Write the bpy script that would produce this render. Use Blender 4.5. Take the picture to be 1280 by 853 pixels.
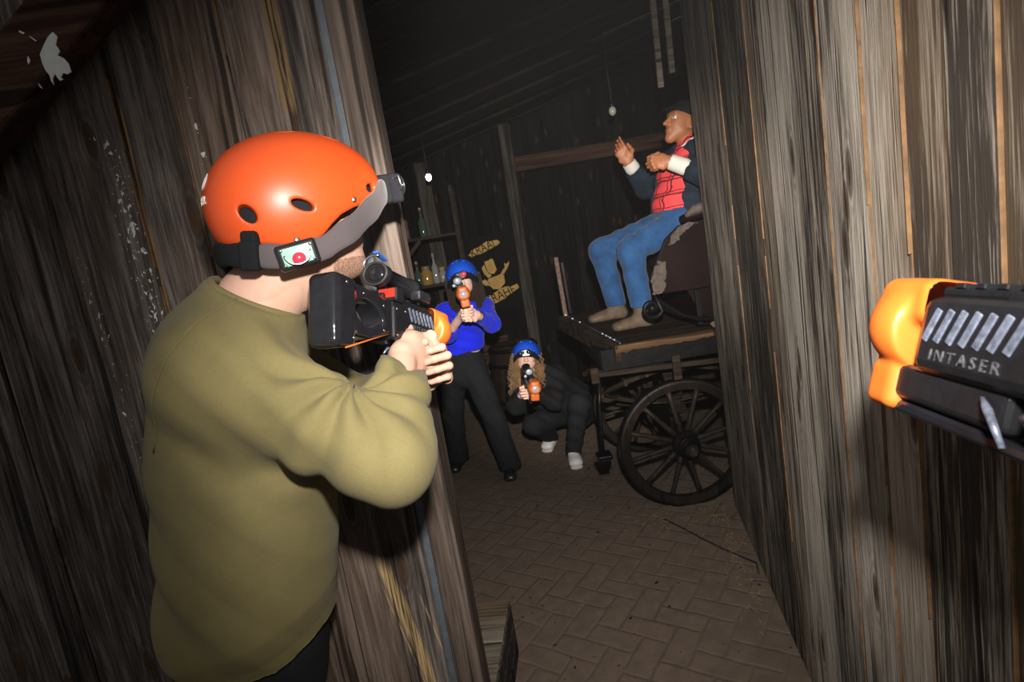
import bpy, bmesh, math, random
import numpy as np
from mathutils import Vector, Matrix, Euler
from mathutils.bvhtree import BVHTree
random.seed(7); np.random.seed(7)
for o in list(bpy.data.objects): bpy.data.objects.remove(o)
SC = bpy.context.scene
COL = SC.collection
# ------------------------------------------------------------------ camera
CAM_Z = 1.6; PITCH = math.radians(8.7); ROLL = math.radians(9.4)
FWD = Vector((0, math.cos(PITCH), -math.sin(PITCH)))
U0 = Vector((0, math.sin(PITCH), math.cos(PITCH))); R0 = Vector((1, 0, 0))
UP = math.cos(ROLL)*U0 + math.sin(ROLL)*R0
RT = math.cos(ROLL)*R0 - math.sin(ROLL)*U0
cam_data = bpy.data.cameras.new('camera'); cam_data.lens = 20.0; cam_data.sensor_width = 36.0
cam_data.clip_start = 0.02
cam = bpy.data.objects.new('camera', cam_data); COL.objects.link(cam)
m = Matrix.Identity(4)
for i in range(3):
    m[i][0] = RT[i]; m[i][1] = UP[i]; m[i][2] = -FWD[i]
m[2][3] = CAM_Z
cam.matrix_world = m
SC.camera = cam
cam_data.dof.use_dof = True; cam_data.dof.focus_distance = 1.3; cam_data.dof.aperture_fstop = 9.0
def at(px, py, y):
    "world point at distance y along the floor seen at that place of the 1280x853 picture"
    d = FWD + RT*((px-640)/711.0) + UP*((426.5-py)/711.0)
    return Vector((0, 0, CAM_Z)) + d*(y/d.y)
# ------------------------------------------------------------------ world and light
SC.view_settings.view_transform = 'Standard'; SC.view_settings.look = 'None'
SC.view_settings.exposure = 0.0; SC.view_settings.gamma = 1.0
SC.view_settings.use_curve_mapping = False
w = bpy.data.worlds.new('world'); SC.world = w; w.use_nodes = True
w.node_tree.nodes['Background'].inputs[0].default_value = (1.0, 0.98, 0.96, 1)
w.node_tree.nodes['Background'].inputs[1].default_value = 0.25
def spot(name, loc, target, power, angle, blend, radius, color):
    d = bpy.data.lights.new(name, 'SPOT'); d.energy = power; d.spot_size = math.radians(angle)
    d.spot_blend = blend; d.shadow_soft_size = radius; d.color = color
    o = bpy.data.objects.new(name, d); COL.objects.link(o); o.location = loc
    o.rotation_euler = (Vector(target)-Vector(loc)).to_track_quat('-Z', 'Y').to_euler()
    return o
FL = Vector((0.07, 0.0, 1.84))
spot('camera_flash', FL, (0.17, 1.2, 1.47), 240, 89, 1.0, 0.03, (1.0, 0.97, 0.93))
spot('back_fill_spot', FL, (0.42, 4.0, 1.46), 640, 42, 0.6, 0.02, (1.0, 0.95, 0.88))  # second spot added at the flash to brighten the far figures

# ------------------------------------------------------------------ node helper
class NT:
    def __init__(s, name):
        s.m = bpy.data.materials.new(name); s.m.use_nodes = True
        s.t = s.m.node_tree; s.b = s.t.nodes['Principled BSDF']
    def n(s, typ, _in=None, **kw):
        nd = s.t.nodes.new(typ)
        for k, v in kw.items(): setattr(nd, k, v)
        for k, v in (_in or {}).items():
            if hasattr(v, 'links') or isinstance(v, bpy.types.NodeSocket): s.t.links.new(v, nd.inputs[k])
            else: nd.inputs[k].default_value = v
        return nd
    def math(s, op, a, b=0.0, c=0.0, clamp=False):
        return s.n('ShaderNodeMath', {0: a, 1: b, 2: c}, operation=op, use_clamp=clamp).outputs[0]
    def noise(s, vec, scale, detail=4, rough=.55, dist=0.0):
        return s.n('ShaderNodeTexNoise', {'Vector': vec, 'Scale': scale, 'Detail': detail, 'Roughness': rough, 'Distortion': dist}).outputs[0]
    def mapr(s, v, a, b, c=0.0, d=1.0):
        return s.n('ShaderNodeMapRange', {0: v, 1: a, 2: b, 3: c, 4: d}, clamp=True).outputs[0]
    def vscale(s, v, sc):
        return s.n('ShaderNodeVectorMath', {0: v, 1: sc}, operation='MULTIPLY').outputs[0]
    def vadd(s, v, sc):
        return s.n('ShaderNodeVectorMath', {0: v, 1: sc}, operation='ADD').outputs[0]
    def mix(s, f, a, b, blend='MIX'):
        nd = s.n('ShaderNodeMix', data_type='RGBA', blend_type=blend)
        for k, v in ((0, f), (6, a), (7, b)):
            if isinstance(v, bpy.types.NodeSocket): s.t.links.new(v, nd.inputs[k])
            else: nd.inputs[k].default_value = v if k == 0 else (v[0], v[1], v[2], 1)
        return nd.outputs[2]
    def ramp(s, f, stops):
        nd = s.n('ShaderNodeValToRGB', {0: f}); e = nd.color_ramp.elements
        while len(e) < len(stops): e.new(.5)
        for q, (p, c) in zip(e, stops): q.position = p; q.color = (c[0], c[1], c[2], 1)
        return nd.outputs[0]
    def obj(s): return s.n('ShaderNodeTexCoord').outputs['Object']
    def sep(s, v): return s.n('ShaderNodeSeparateXYZ', {0: v}).outputs
    def comb(s, x, y, z): return s.n('ShaderNodeCombineXYZ', {0: x, 1: y, 2: z}).outputs[0]
    def set(s, **kw):
        for k, v in kw.items():
            k = k.replace('_', ' ')
            i = s.b.inputs[k]
            if isinstance(v, bpy.types.NodeSocket): s.t.links.new(v, i)
            else: i.default_value = (v[0], v[1], v[2], 1) if isinstance(v, tuple) and len(v) == 3 and i.type == 'RGBA' else v
        return s
    def bump(s, h, strength=.3, dist=.01):
        nd = s.n('ShaderNodeBump', {'Height': h, 'Strength': strength, 'Distance': dist})
        s.t.links.new(nd.outputs[0], s.b.inputs['Normal'])

def M_plain(name, col, rough=.5, metal=0.0, spec=.5, vary=.12, scale=40, bump=0.0, emit=None, es=0.0, coat=0.0, sheen=0.0):
    t = NT(name); o = t.obj()
    nz = t.noise(o, scale, 4, .6)
    c = t.mix(t.mapr(nz, .3, .7), tuple(x*(1-vary) for x in col), tuple(min(1, x*(1+vary)) for x in col))
    t.set(Base_Color=c, Roughness=rough, Metallic=metal, Specular_IOR_Level=spec, Coat_Weight=coat)
    if sheen: t.set(Sheen_Weight=sheen, Sheen_Roughness=.5)
    if bump: t.bump(t.noise(o, scale*3, 3, .6), bump, .004)
    if emit: t.set(Emission_Color=emit, Emission_Strength=es)
    return t.m

def M_wood(name, dark, mid, light, axis=2, grain=70, knots=True, paint=None, warm=None, warm_amt=.35, spread=.55, bump=.5, fray=None, rough=.75, spec=.12, tone=False):
    if warm is None: warm = (light[0]*1.25, light[1]*.82, light[2]*.5)
    t = NT(name); o = t.obj()
    rnd = t.n('ShaderNodeAttribute', attribute_name='tone').outputs['Fac'] if tone else t.n('ShaderNodeNewGeometry').outputs['Random Per Island']
    p = t.vadd(o, t.comb(t.math('MULTIPLY', rnd, 7.3), t.math('MULTIPLY', rnd, 3.7), t.math('MULTIPLY', rnd, 11.9)))
    sl = [1.0, 1.0, 1.0]; sl[axis] = .14
    ps = t.vscale(p, tuple(sl))
    wob = t.n('ShaderNodeTexNoise', {'Vector': ps, 'Scale': 7.0, 'Detail': 3.0})
    pw = t.vadd(ps, t.vscale(wob.outputs['Color'], (.05, .05, .05)))
    s2 = [1.0, 1.0, 1.0]; s2[axis] = .22
    pf = t.vscale(pw, tuple(s2))
    g1 = t.noise(pf, grain, 6, .7)                 # fine fibres
    g2 = t.noise(pw, 13, 5, .62)                   # broad streaks
    g3 = t.noise(pw, 4.5, 3, .6)                   # patches
    g4 = t.noise(pf, grain*2.6, 3, .6)            # hair-fine lines
    cr = t.noise(pf, grain*.45, 2, .5)
    crack = t.mapr(cr, .34, .40, 0.0, 1.0)
    f = t.math('ADD', t.math('ADD', t.math('MULTIPLY', g1, .60), t.math('MULTIPLY', g4, .35)), t.math('MULTIPLY', g2, .45))
    f = t.math('ADD', f, t.math('MULTIPLY', t.math('SUBTRACT', rnd, .5), spread*.45))
    f = t.math('SUBTRACT', f, .20)
    c = t.ramp(f, [(.37, dark), (.50, mid), (.64, light)])
    hue = t.mapr(t.math('ADD', t.math('MULTIPLY', g3, .8), t.math('MULTIPLY', t.math('FRACT', t.math('MULTIPLY', rnd, 17.0)), .5)), .62, .9, 0, warm_amt)
    c = t.mix(hue, c, warm, 'MIX')
    c = t.mix(t.math('MULTIPLY', t.math('SUBTRACT', 1.0, crack), .75), c, tuple(x*.25 for x in dark))
    hgt = t.math('ADD', t.math('ADD', t.math('MULTIPLY', g1, .6), t.math('MULTIPLY', g4, .25)), t.math('MULTIPLY', crack, .5))
    if knots:
        q = t.sep(p); ac, al = [i for i in range(3) if i != axis], axis
        kv = t.comb(t.math('MULTIPLY', t.math('ADD', q[ac[0]], q[ac[1]]), 5.5), t.math('MULTIPLY', q[al], 1.7), 0.0)
        vn = t.n('ShaderNodeTexVoronoi', {'Vector': kv, 'Scale': 1.0, 'Randomness': 1.0}, voronoi_dimensions='2D')
        dd = t.math('ADD', vn.outputs['Distance'], t.math('MULTIPLY', t.math('SUBTRACT', g2, .5), .08))
        k = t.mapr(dd, .04, .10, 1.0, 0.0)
        ring = t.math('MULTIPLY', t.mapr(dd, .05, .22, 1.0, 0.0), t.math('MULTIPLY_ADD', t.math('SINE', t.math('MULTIPLY', dd, 110.0)), .5, .5))
        c = t.mix(t.math('MULTIPLY', ring, .6), c, dark)
        c = t.mix(t.math('MULTIPLY', k, .85), c, (.045, .022, .010))
    if fray:      # bright torn fibres: list of (x, z0, z1, half width, lean, colour)
        s = t.sep(o)
        for (x0, z0, z1, hw, lean, colr) in fray:
            xx = t.math('SUBTRACT', t.math('SUBTRACT', s[0], x0), t.math('MULTIPLY', t.math('SUBTRACT', s[2], z0), lean))
            xx = t.math('ABSOLUTE', t.math('ADD', xx, t.math('MULTIPLY', t.math('SUBTRACT', g2, .5), hw*2.2)))
            mk = t.mapr(xx, hw*.55, hw, 1.0, 0.0)
            mk = t.math('MULTIPLY', mk, t.math('MULTIPLY', t.mapr(s[2], z0, z0+.03), t.mapr(s[2], z1-.06, z1, 1.0, 0.0)))
            c = t.mix(t.math('MULTIPLY', mk, t.mapr(t.math('ADD', t.math('MULTIPLY', g1, .5), t.math('MULTIPLY', g4, .5)), .42, .54, .0, 1.0)), c, colr)
    if paint:     # thrown white paint: list of (x at z0, z0, z1, lean, half width, density)
        s = t.sep(o)
        pv = t.vscale(o, (1, 1, .55))
        sp1 = t.noise(pv, 62, 3, .6, .6); sp2 = t.noise(pv, 150, 2, .5)
        for (x0, z0, z1, lean, hw, dn) in paint:
            xx = t.math('ABSOLUTE', t.math('SUBTRACT', t.math('SUBTRACT', s[0], x0), t.math('MULTIPLY', t.math('SUBTRACT', s[2], z0), lean)))
            band = t.mapr(xx, 0, hw, 1.0, 0.0)
            band = t.math('MULTIPLY', band, t.math('MULTIPLY', t.mapr(s[2], z0, z0+.05), t.mapr(s[2], z1-.15, z1, 1.0, 0.0)))
            a = t.math('ADD', sp1, t.math('MULTIPLY', t.math('SUBTRACT', band, 1.0), .30))
            mk = t.mapr(a, .60-dn, .615-dn)
            mk2 = t.mapr(t.math('ADD', sp2, t.math('MULTIPLY', t.math('SUBTRACT', band, 1.0), .22)), .66-dn, .675-dn)
            mk = t.math('MULTIPLY', t.math('MAXIMUM', mk, mk2), t.mapr(band, .0, .05))
            c = t.mix(mk, c, (.62, .62, .60))
    t.set(Base_Color=c, Roughness=rough, Specular_IOR_Level=spec)
    t.bump(hgt, bump, .006)
    return t.m

# ------------------------------------------------------------------ object helpers
def tag(o, label=None, cat=None, group=None, kind=None):
    if label: o['label'] = label
    if cat: o['category'] = cat
    if group: o['group'] = group
    if kind: o['kind'] = kind
    return o
def empty(name, loc=(0, 0, 0), rot=None):
    o = bpy.data.objects.new(name, None); COL.objects.link(o)
    o.empty_display_size = .05
    if rot is not None: o.matrix_basis = Matrix.Translation(loc) @ rot.to_4x4()
    else: o.location = loc
    return o
def wm(o):
    b = o.matrix_basis.copy()
    return wm(o.parent) @ o.matrix_parent_inverse @ b if o.parent else b
def setw(o, m):
    o.matrix_basis = ((wm(o.parent) @ o.matrix_parent_inverse).inverted() @ m) if o.parent else m
    return o
def link_mesh(name, me, mat, parent=None, smooth=False):
    for q in (mat if isinstance(mat, (list, tuple)) else [mat]): me.materials.append(q)
    if smooth: me.polygons.foreach_set('use_smooth', [True]*len(me.polygons))
    o = bpy.data.objects.new(name, me); COL.objects.link(o)
    if parent: o.parent = parent
    return o
class MB:
    "collects shapes of ONE object in its local frame"
    def __init__(s): s.bm = bmesh.new(); s.mi = 0
    def _fin(s, vs, mat):
        if mat is not None: bmesh.ops.transform(s.bm, matrix=mat, verts=vs)
        fs = set()
        for v in vs:
            for f in v.link_faces: fs.add(f)
        for f in fs: f.material_index = s.mi
    def box(s, c, size, rot=None, bev=0.0, seg=2):
        r = bmesh.ops.create_cube(s.bm, size=1.0); vs = r['verts']
        bmesh.ops.scale(s.bm, vec=size, verts=vs)
        if bev:
            es = set(e for v in vs for e in v.link_edges)
            q = bmesh.ops.bevel(s.bm, geom=list(es), offset=bev, segments=seg, affect='EDGES', profile=.5)
            vs = list(set(v for f in q['faces'] for v in f.verts) | set(v for v in vs if v.is_valid))
        mt = Matrix.Translation(c)
        if rot is not None: mt = mt @ (rot.to_4x4() if hasattr(rot, 'to_4x4') else Euler(rot).to_matrix().to_4x4())
        s._fin(vs, mt); return s
    def bar(s, a, b, wx, wz, up=(0, 0, 1), bev=0.0):
        a = Vector(a); b = Vector(b); d = (b-a)
        y = d.normalized(); u = Vector(up)
        x = y.cross(u)
        if x.length < 1e-4: x = y.cross(Vector((1, 0, 0)))
        x.normalize(); z = x.cross(y)
        R = Matrix((x, y, z)).transposed()
        return s.box((a+b)/2, (wx, d.length, wz), R, bev)
    def tube(s, pts, rad, n=10, cap=True, closed=False):
        pts = [Vector(p) for p in pts]; N = len(pts)
        rr = rad if isinstance(rad, (list, tuple)) else [rad]*N
        rings = []; prev = None
        for i, p in enumerate(pts):
            if closed: d = pts[(i+1) % N]-pts[i-1]
            else: d = pts[min(i+1, N-1)]-pts[max(i-1, 0)]
            d.normalize()
            if prev is None:
                a = Vector((0, 0, 1)) if abs(d.z) < .9 else Vector((1, 0, 0))
                x = d.cross(a).normalized()
            else:
                x = prev - d*prev.dot(d)
                x.normalize()
            prev = x; y = d.cross(x)
            rings.append([s.bm.verts.new(p + (x*math.cos(2*math.pi*k/n)+y*math.sin(2*math.pi*k/n))*rr[i]) for k in range(n)])
        rng = range(N if closed else N-1)
        for i in rng:
            A = rings[i]; B = rings[(i+1) % N]
            for k in range(n):
                f = s.bm.faces.new((A[k], A[(k+1) % n], B[(k+1) % n], B[k])); f.material_index = s.mi; f.smooth = True
        if cap and not closed:
            f = s.bm.faces.new(list(reversed(rings[0]))); f.material_index = s.mi
            f = s.bm.faces.new(rings[-1]); f.material_index = s.mi
        return s
    def cyl(s, a, b, r, r2=None, n=24): return s.tube([a, b], [r, r if r2 is None else r2], n)
    def lathe(s, prof, n=32, mat=None, cap=True):
        rings = []
        for (r, z) in prof:
            rings.append([s.bm.verts.new((r*math.cos(2*math.pi*k/n), r*math.sin(2*math.pi*k/n), z)) for k in range(n)])
        vs = [v for q in rings for v in q]
        for A, B in zip(rings, rings[1:]):
            for k in range(n):
                f = s.bm.faces.new((A[k], A[(k+1) % n], B[(k+1) % n], B[k])); f.smooth = True
        if cap:
            s.bm.faces.new(list(reversed(rings[0]))); s.bm.faces.new(rings[-1])
        s._fin(vs, mat); return s
    def prism(s, poly, t0, t1, mat=None, bev=0.0):
        "polygon in local XZ pushed from y=t0 to y=t1"
        A = [s.bm.verts.new((x, t0, z)) for x, z in poly]; B = [s.bm.verts.new((x, t1, z)) for x, z in poly]
        n = len(poly); fs = [s.bm.faces.new(A), s.bm.faces.new(list(reversed(B)))]
        for k in range(n): fs.append(s.bm.faces.new((A[(k+1) % n], A[k], B[k], B[(k+1) % n])))
        vs = A+B
        bmesh.ops.recalc_face_normals(s.bm, faces=fs)
        if bev:
            es = set(e for v in vs for e in v.link_edges)
            q = bmesh.ops.bevel(s.bm, geom=list(es), offset=bev, segments=2, affect='EDGES', profile=.5)
            vs = list(set(v for f in q['faces'] for v in f.verts) | set(v for v in vs if v.is_valid))
        s._fin(vs, mat); return s
    def sphere(s, c, r, n=16, scale=(1, 1, 1), rot=None):
        q = bmesh.ops.create_uvsphere(s.bm, u_segments=n*2, v_segments=n, radius=r)
        mt = Matrix.Translation(c)
        if rot is not None: mt = mt @ rot.to_4x4()
        mt = mt @ Matrix.Diagonal((*scale, 1))
        s._fin(q['verts'], mt)
        for v in q['verts']:
            for f in v.link_faces: f.smooth = True
        return s
    def build(s, name, mat, parent=None, smooth=False):
        bmesh.ops.recalc_face_normals(s.bm, faces=s.bm.faces[:])
        me = bpy.data.meshes.new(name); s.bm.to_mesh(me); s.bm.free()
        return link_mesh(name, me, mat, parent, smooth)
def copy_tree(o, parent=None):
    c = o.copy(); COL.objects.link(c)
    if parent: c.parent = parent
    for ch in list(o.children): copy_tree(ch, c)
    return c
def text_mesh(name, body, size, mat, parent, M, depth=.0006, spacing=1.0):
    cu = bpy.data.curves.new(name, 'FONT'); cu.body = body; cu.size = size; cu.extrude = depth
    cu.align_x = 'CENTER'; cu.align_y = 'CENTER'; cu.resolution_u = 3; cu.space_character = spacing
    tmp = bpy.data.objects.new(name, cu); COL.objects.link(tmp)
    dg = bpy.context.evaluated_depsgraph_get()
    me = bpy.data.meshes.new_from_object(tmp.evaluated_get(dg))
    bpy.data.objects.remove(tmp)
    me.transform(M)
    return link_mesh(name, me, mat, parent)

# ------------------------------------------------------------------ smooth solid modelling (signed distance field -> mesh)
V = lambda *a: np.array(a, dtype=np.float64)
def _smin(a, b, k):
    if k <= 0: return np.minimum(a, b)
    h = np.maximum(k-np.abs(a-b), 0)/k
    return np.minimum(a, b)-h*h*k*.25
class Sdf:
    def __init__(s, lo, hi, res):
        s.lo = np.array(lo, float); s.res = res
        n = np.ceil((np.array(hi, float)-s.lo)/res).astype(int)+1
        s.ax = [s.lo[i]+np.arange(n[i])*res for i in range(3)]
        s.g = np.full(n, 1.0, np.float32)
    def _reg(s, lo, hi):
        i0 = np.clip(np.floor((lo-s.lo)/s.res).astype(int), 0, np.array(s.g.shape)-1)
        i1 = np.clip(np.ceil((hi-s.lo)/s.res).astype(int)+1, 1, s.g.shape)
        sl = tuple(slice(a, b) for a, b in zip(i0, i1))
        X = s.ax[0][sl[0]][:, None, None]; Y = s.ax[1][sl[1]][None, :, None]; Z = s.ax[2][sl[2]][None, None, :]
        return sl, X, Y, Z
    def _op(s, fn, lo, hi, k, mode):
        pad = k+3*s.res
        sl, X, Y, Z = s._reg(np.array(lo)-pad, np.array(hi)+pad)
        if 0 in s.g[sl].shape: return
        d = fn(X, Y, Z)
        if mode == 'add': s.g[sl] = _smin(s.g[sl], d, k)
        elif mode == 'sub': s.g[sl] = -_smin(-s.g[sl], d, k)
    def cone(s, a, b, ra, rb=None, k=.02, mode='add'):
        a = np.array(a, float); b = np.array(b, float); rb = ra if rb is None else rb
        ab = b-a; L2 = max(ab@ab, 1e-12); r = max(ra, rb)
        def fn(X, Y, Z):
            t = np.clip(((X-a[0])*ab[0]+(Y-a[1])*ab[1]+(Z-a[2])*ab[2])/L2, 0, 1)
            return np.sqrt((X-a[0]-t*ab[0])**2+(Y-a[1]-t*ab[1])**2+(Z-a[2]-t*ab[2])**2)-(ra+t*(rb-ra))
        s._op(fn, np.minimum(a, b)-r, np.maximum(a, b)+r, k, mode)
    def chain(s, pts, rs, k=.02, mode='add'):
        for i in range(len(pts)-1): s.cone(pts[i], pts[i+1], rs[i], rs[i+1], k, mode)
    def ell(s, c, r, M=None, k=.02, mode='add'):
        c = np.array(c, float); r = np.array(r, float); A = np.eye(3) if M is None else np.array(M, float)   # columns = axes
        R = max(r)
        def fn(X, Y, Z):
            x, y, z = X-c[0], Y-c[1], Z-c[2]
            u = [x*A[0, i]+y*A[1, i]+z*A[2, i] for i in range(3)]
            k0 = np.sqrt((u[0]/r[0])**2+(u[1]/r[1])**2+(u[2]/r[2])**2)
            k1 = np.sqrt((u[0]/r[0]**2)**2+(u[1]/r[1]**2)**2+(u[2]/r[2]**2)**2)+1e-9
            return k0*(k0-1)/k1
        s._op(fn, c-R, c+R, k, mode)
    def box(s, c, h, rd=.005, M=None, k=.0, mode='add'):
        c = np.array(c, float); h = np.array(h, float)-rd; A = np.eye(3) if M is None else np.array(M, float)
        R = np.linalg.norm(h)+rd
        def fn(X, Y, Z):
            x, y, z = X-c[0], Y-c[1], Z-c[2]
            q = [np.abs(x*A[0, i]+y*A[1, i]+z*A[2, i])-h[i] for i in range(3)]
            out = np.sqrt(np.maximum(q[0], 0)**2+np.maximum(q[1], 0)**2+np.maximum(q[2], 0)**2)
            return out+np.minimum(np.maximum(q[0], np.maximum(q[1], q[2])), 0)-rd
        s._op(fn, c-R, c+R, k, mode)
    def slab(s, a, b, side, wa, da, wb, db, k=.03, mode='add'):
        "cone with an elliptical section: half width w along side, half depth d across"
        a = np.array(a, float); b = np.array(b, float); ab = b-a; L = np.linalg.norm(ab); ax = ab/L
        u = np.array(side, float); u = u-ax*(u@ax); u /= np.linalg.norm(u); v = np.cross(ax, u)
        R = max(wa, wb, da, db)
        def fn(X, Y, Z):
            x, y, z = X-a[0], Y-a[1], Z-a[2]
            t = x*ax[0]+y*ax[1]+z*ax[2]; tc = np.clip(t, 0, L); q = tc/L
            w = wa+q*(wb-wa); d = da+q*(db-da); mn = np.minimum(w, d)
            pu = x*u[0]+y*u[1]+z*u[2]; pv = x*v[0]+y*v[1]+z*v[2]
            return (np.sqrt((pu/w)**2+(pv/d)**2+((t-tc)/mn)**2)-1)*mn
        s._op(fn, np.minimum(a, b)-R, np.maximum(a, b)+R, k, mode)
    def cut(s, p, n, k=0.0):
        "keep the side against n"
        p = np.array(p, float); n = np.array(n, float); n /= np.linalg.norm(n)
        X, Y, Z = s.ax[0][:, None, None], s.ax[1][None, :, None], s.ax[2][None, None, :]
        d = ((X-p[0])*n[0]+(Y-p[1])*n[1]+(Z-p[2])*n[2]).astype(np.float32)
        s.g = np.maximum(s.g, d) if k <= 0 else -_smin(-s.g, -d, k)
    def disp(s, fn):
        s.g = (s.g + fn(s.ax[0][:, None, None], s.ax[1][None, :, None], s.ax[2][None, None, :])).astype(np.float32)
    def mesh(s, smooth=1):
        g = s.g; ins = g < 0
        n = np.array(g.shape)-1
        cnt = np.zeros(n, np.int8)
        for dx in (0, 1):
            for dy in (0, 1):
                for dz in (0, 1):
                    cnt += ins[dx:n[0]+dx, dy:n[1]+dy, dz:n[2]+dz]
        act = (cnt > 0) & (cnt < 8)
        idx = np.argwhere(act)
        num = np.full(n, -1, np.int32); num[act] = np.arange(len(idx))
        acc = np.zeros((len(idx), 3)); wt = np.zeros(len(idx))
        C = [(0, 0, 0), (1, 0, 0), (0, 1, 0), (1, 1, 0), (0, 0, 1), (1, 0, 1), (0, 1, 1), (1, 1, 1)]
        vals = [g[idx[:, 0]+c[0], idx[:, 1]+c[1], idx[:, 2]+c[2]].astype(float) for c in C]
        for i in range(8):
            for j in range(i+1, 8):
                df = np.array(C[j])-np.array(C[i])
                if np.abs(df).sum() != 1: continue
                a, b = vals[i], vals[j]; mk = (a < 0) != (b < 0)
                t = np.where(mk, a/np.where(mk, a-b, 1), 0)
                pt = np.array(C[i])[None, :]+t[:, None]*df[None, :]
                acc += pt*mk[:, None]; wt += mk
        P = s.lo+(idx+acc/wt[:, None])*s.res
        faces = []
        for a in range(3):
            b, c = (a+1) % 3, (a+2) % 3
            s0 = [slice(None)]*3; s1 = [slice(None)]*3
            s0[a] = slice(0, -1); s1[a] = slice(1, None)
            A, B = ins[tuple(s0)], ins[tuple(s1)]
            e = np.argwhere(A != B)
            ok = (e[:, b] > 0) & (e[:, c] > 0) & (e[:, b] < g.shape[b]-1) & (e[:, c] < g.shape[c]-1)
            e = e[ok]
            if not len(e): continue
            flip = A[e[:, 0], e[:, 1], e[:, 2]]
            q = []
            for (ob, oc) in ((0, 0), (-1, 0), (-1, -1), (0, -1)):
                k2 = e.copy(); k2[:, b] += ob; k2[:, c] += oc
                q.append(num[k2[:, 0], k2[:, 1], k2[:, 2]])
            q = np.stack(q, 1)
            q[~flip] = q[~flip][:, ::-1]
            faces.append(q)
        F = np.concatenate(faces)
        F = F[(F >= 0).all(1)]
        for _ in range(smooth):
            acc = np.zeros_like(P); ct = np.zeros(len(P))
            for i, j in ((0, 1), (1, 2), (2, 3), (3, 0)):
                np.add.at(acc, F[:, i], P[F[:, j]]); np.add.at(ct, F[:, i], 1)
                np.add.at(acc, F[:, j], P[F[:, i]]); np.add.at(ct, F[:, j], 1)
            P = P*.45+.55*acc/np.maximum(ct, 1)[:, None]
        return P, F
def normals_of(P, F):
    fn = np.cross(P[F[:, 2]]-P[F[:, 0]], P[F[:, 3]]-P[F[:, 1]])
    vn = np.zeros_like(P)
    for i in range(4): np.add.at(vn, F[:, i], fn)
    return vn/(np.linalg.norm(vn, axis=1)[:, None]+1e-12)
def pf_mesh(name, PFs, mats, parent=None, pick=None):
    "mesh object from (points, quads) pairs; pick(centres) -> material index"
    Ps, Fs, o = [], [], 0
    for P, F in PFs: Ps.append(P); Fs.append(F+o); o += len(P)
    P = np.concatenate(Ps); F = np.concatenate(Fs)
    me = bpy.data.meshes.new(name)
    me.vertices.add(len(P)); me.vertices.foreach_set('co', P.astype(np.float32).ravel())
    me.loops.add(len(F)*4); me.loops.foreach_set('vertex_index', F.astype(np.int32).ravel())
    me.polygons.add(len(F)); me.polygons.foreach_set('loop_start', np.arange(0, len(F)*4, 4, dtype=np.int32))
    me.update(calc_edges=True)
    ob = link_mesh(name, me, mats, parent, True)
    if pick is not None:
        me.polygons.foreach_set('material_index', pick(P[F].mean(1)).astype(np.int32))
    if parent is not None: setw(ob, Matrix.Identity(4))
    me.update()
    return ob
def frame(fwd, up):
    "columns: right, forward, up"
    f = np.array(fwd, float); f /= np.linalg.norm(f); u = np.array(up, float); u = u-f*(u@f); u /= np.linalg.norm(u)
    return np.stack([np.cross(f, u), f, u], 1)
def rodr(ax, ang):
    ax = np.array(ax, float); ax /= np.linalg.norm(ax); K = np.array([[0, -ax[2], ax[1]], [ax[2], 0, -ax[0]], [-ax[1], ax[0], 0]])
    return np.eye(3)+math.sin(ang)*K+(1-math.cos(ang))*K@K
# ================================================================== the setting
OLD = dict(dark=(.030, .024, .020), mid=(.105, .086, .072), light=(.24, .205, .175))
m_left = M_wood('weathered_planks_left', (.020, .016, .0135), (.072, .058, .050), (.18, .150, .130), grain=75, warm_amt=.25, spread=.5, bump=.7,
    paint=[(-.90, 1.36, 2.16, -.02, .085, .035), (-.70, 1.40, 2.25, .02, .07, -.03), (-1.02, .9, 1.9, -.05, .09, -.025), (-.95, .55, 1.3, .0, .22, -.07)],
    fray=[(-.455, 2.02, 2.6, .020, .02, (.20, .125, .055)), (-.36, .28, .83, .022, -.20, (.42, .28, .12)), (-.40, .35, .76, .003, -.20, (.34, .23, .11)), (-.875, 1.45, 2.15, .004, .02, (.30, .17, .06)), (-.31, .35, .70, .003, -.20, (.34, .23, .11))], tone=True)
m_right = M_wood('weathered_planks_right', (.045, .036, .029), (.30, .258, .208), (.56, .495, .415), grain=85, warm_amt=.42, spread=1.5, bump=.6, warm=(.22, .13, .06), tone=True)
m_post = M_wood('pale_jamb_wood', (.036, .026, .020), (.080, .059, .047), (.13, .10, .08), grain=60, warm_amt=.15, spread=.1, bump=.35)
m_beam = M_wood('dark_red_beam', (.016, .008, .0065), (.042, .021, .015), (.07, .038, .028), axis=0, grain=40, warm_amt=.1, knots=False, spec=.03)
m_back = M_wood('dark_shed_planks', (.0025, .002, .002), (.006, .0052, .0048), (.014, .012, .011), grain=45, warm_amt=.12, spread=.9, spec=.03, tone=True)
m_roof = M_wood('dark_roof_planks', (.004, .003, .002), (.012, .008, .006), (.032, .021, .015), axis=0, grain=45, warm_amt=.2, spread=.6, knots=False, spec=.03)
m_edge = M_plain('bright_sawn_edge', (.155, .08, .031), .8, vary=.4, scale=25)
m_paint = M_plain('white_paint', (.55, .56, .54), .55, vary=.08)
m_blue = M_plain('blue_grey_strip', (.075, .085, .095), .5, vary=.2, scale=30)

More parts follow.
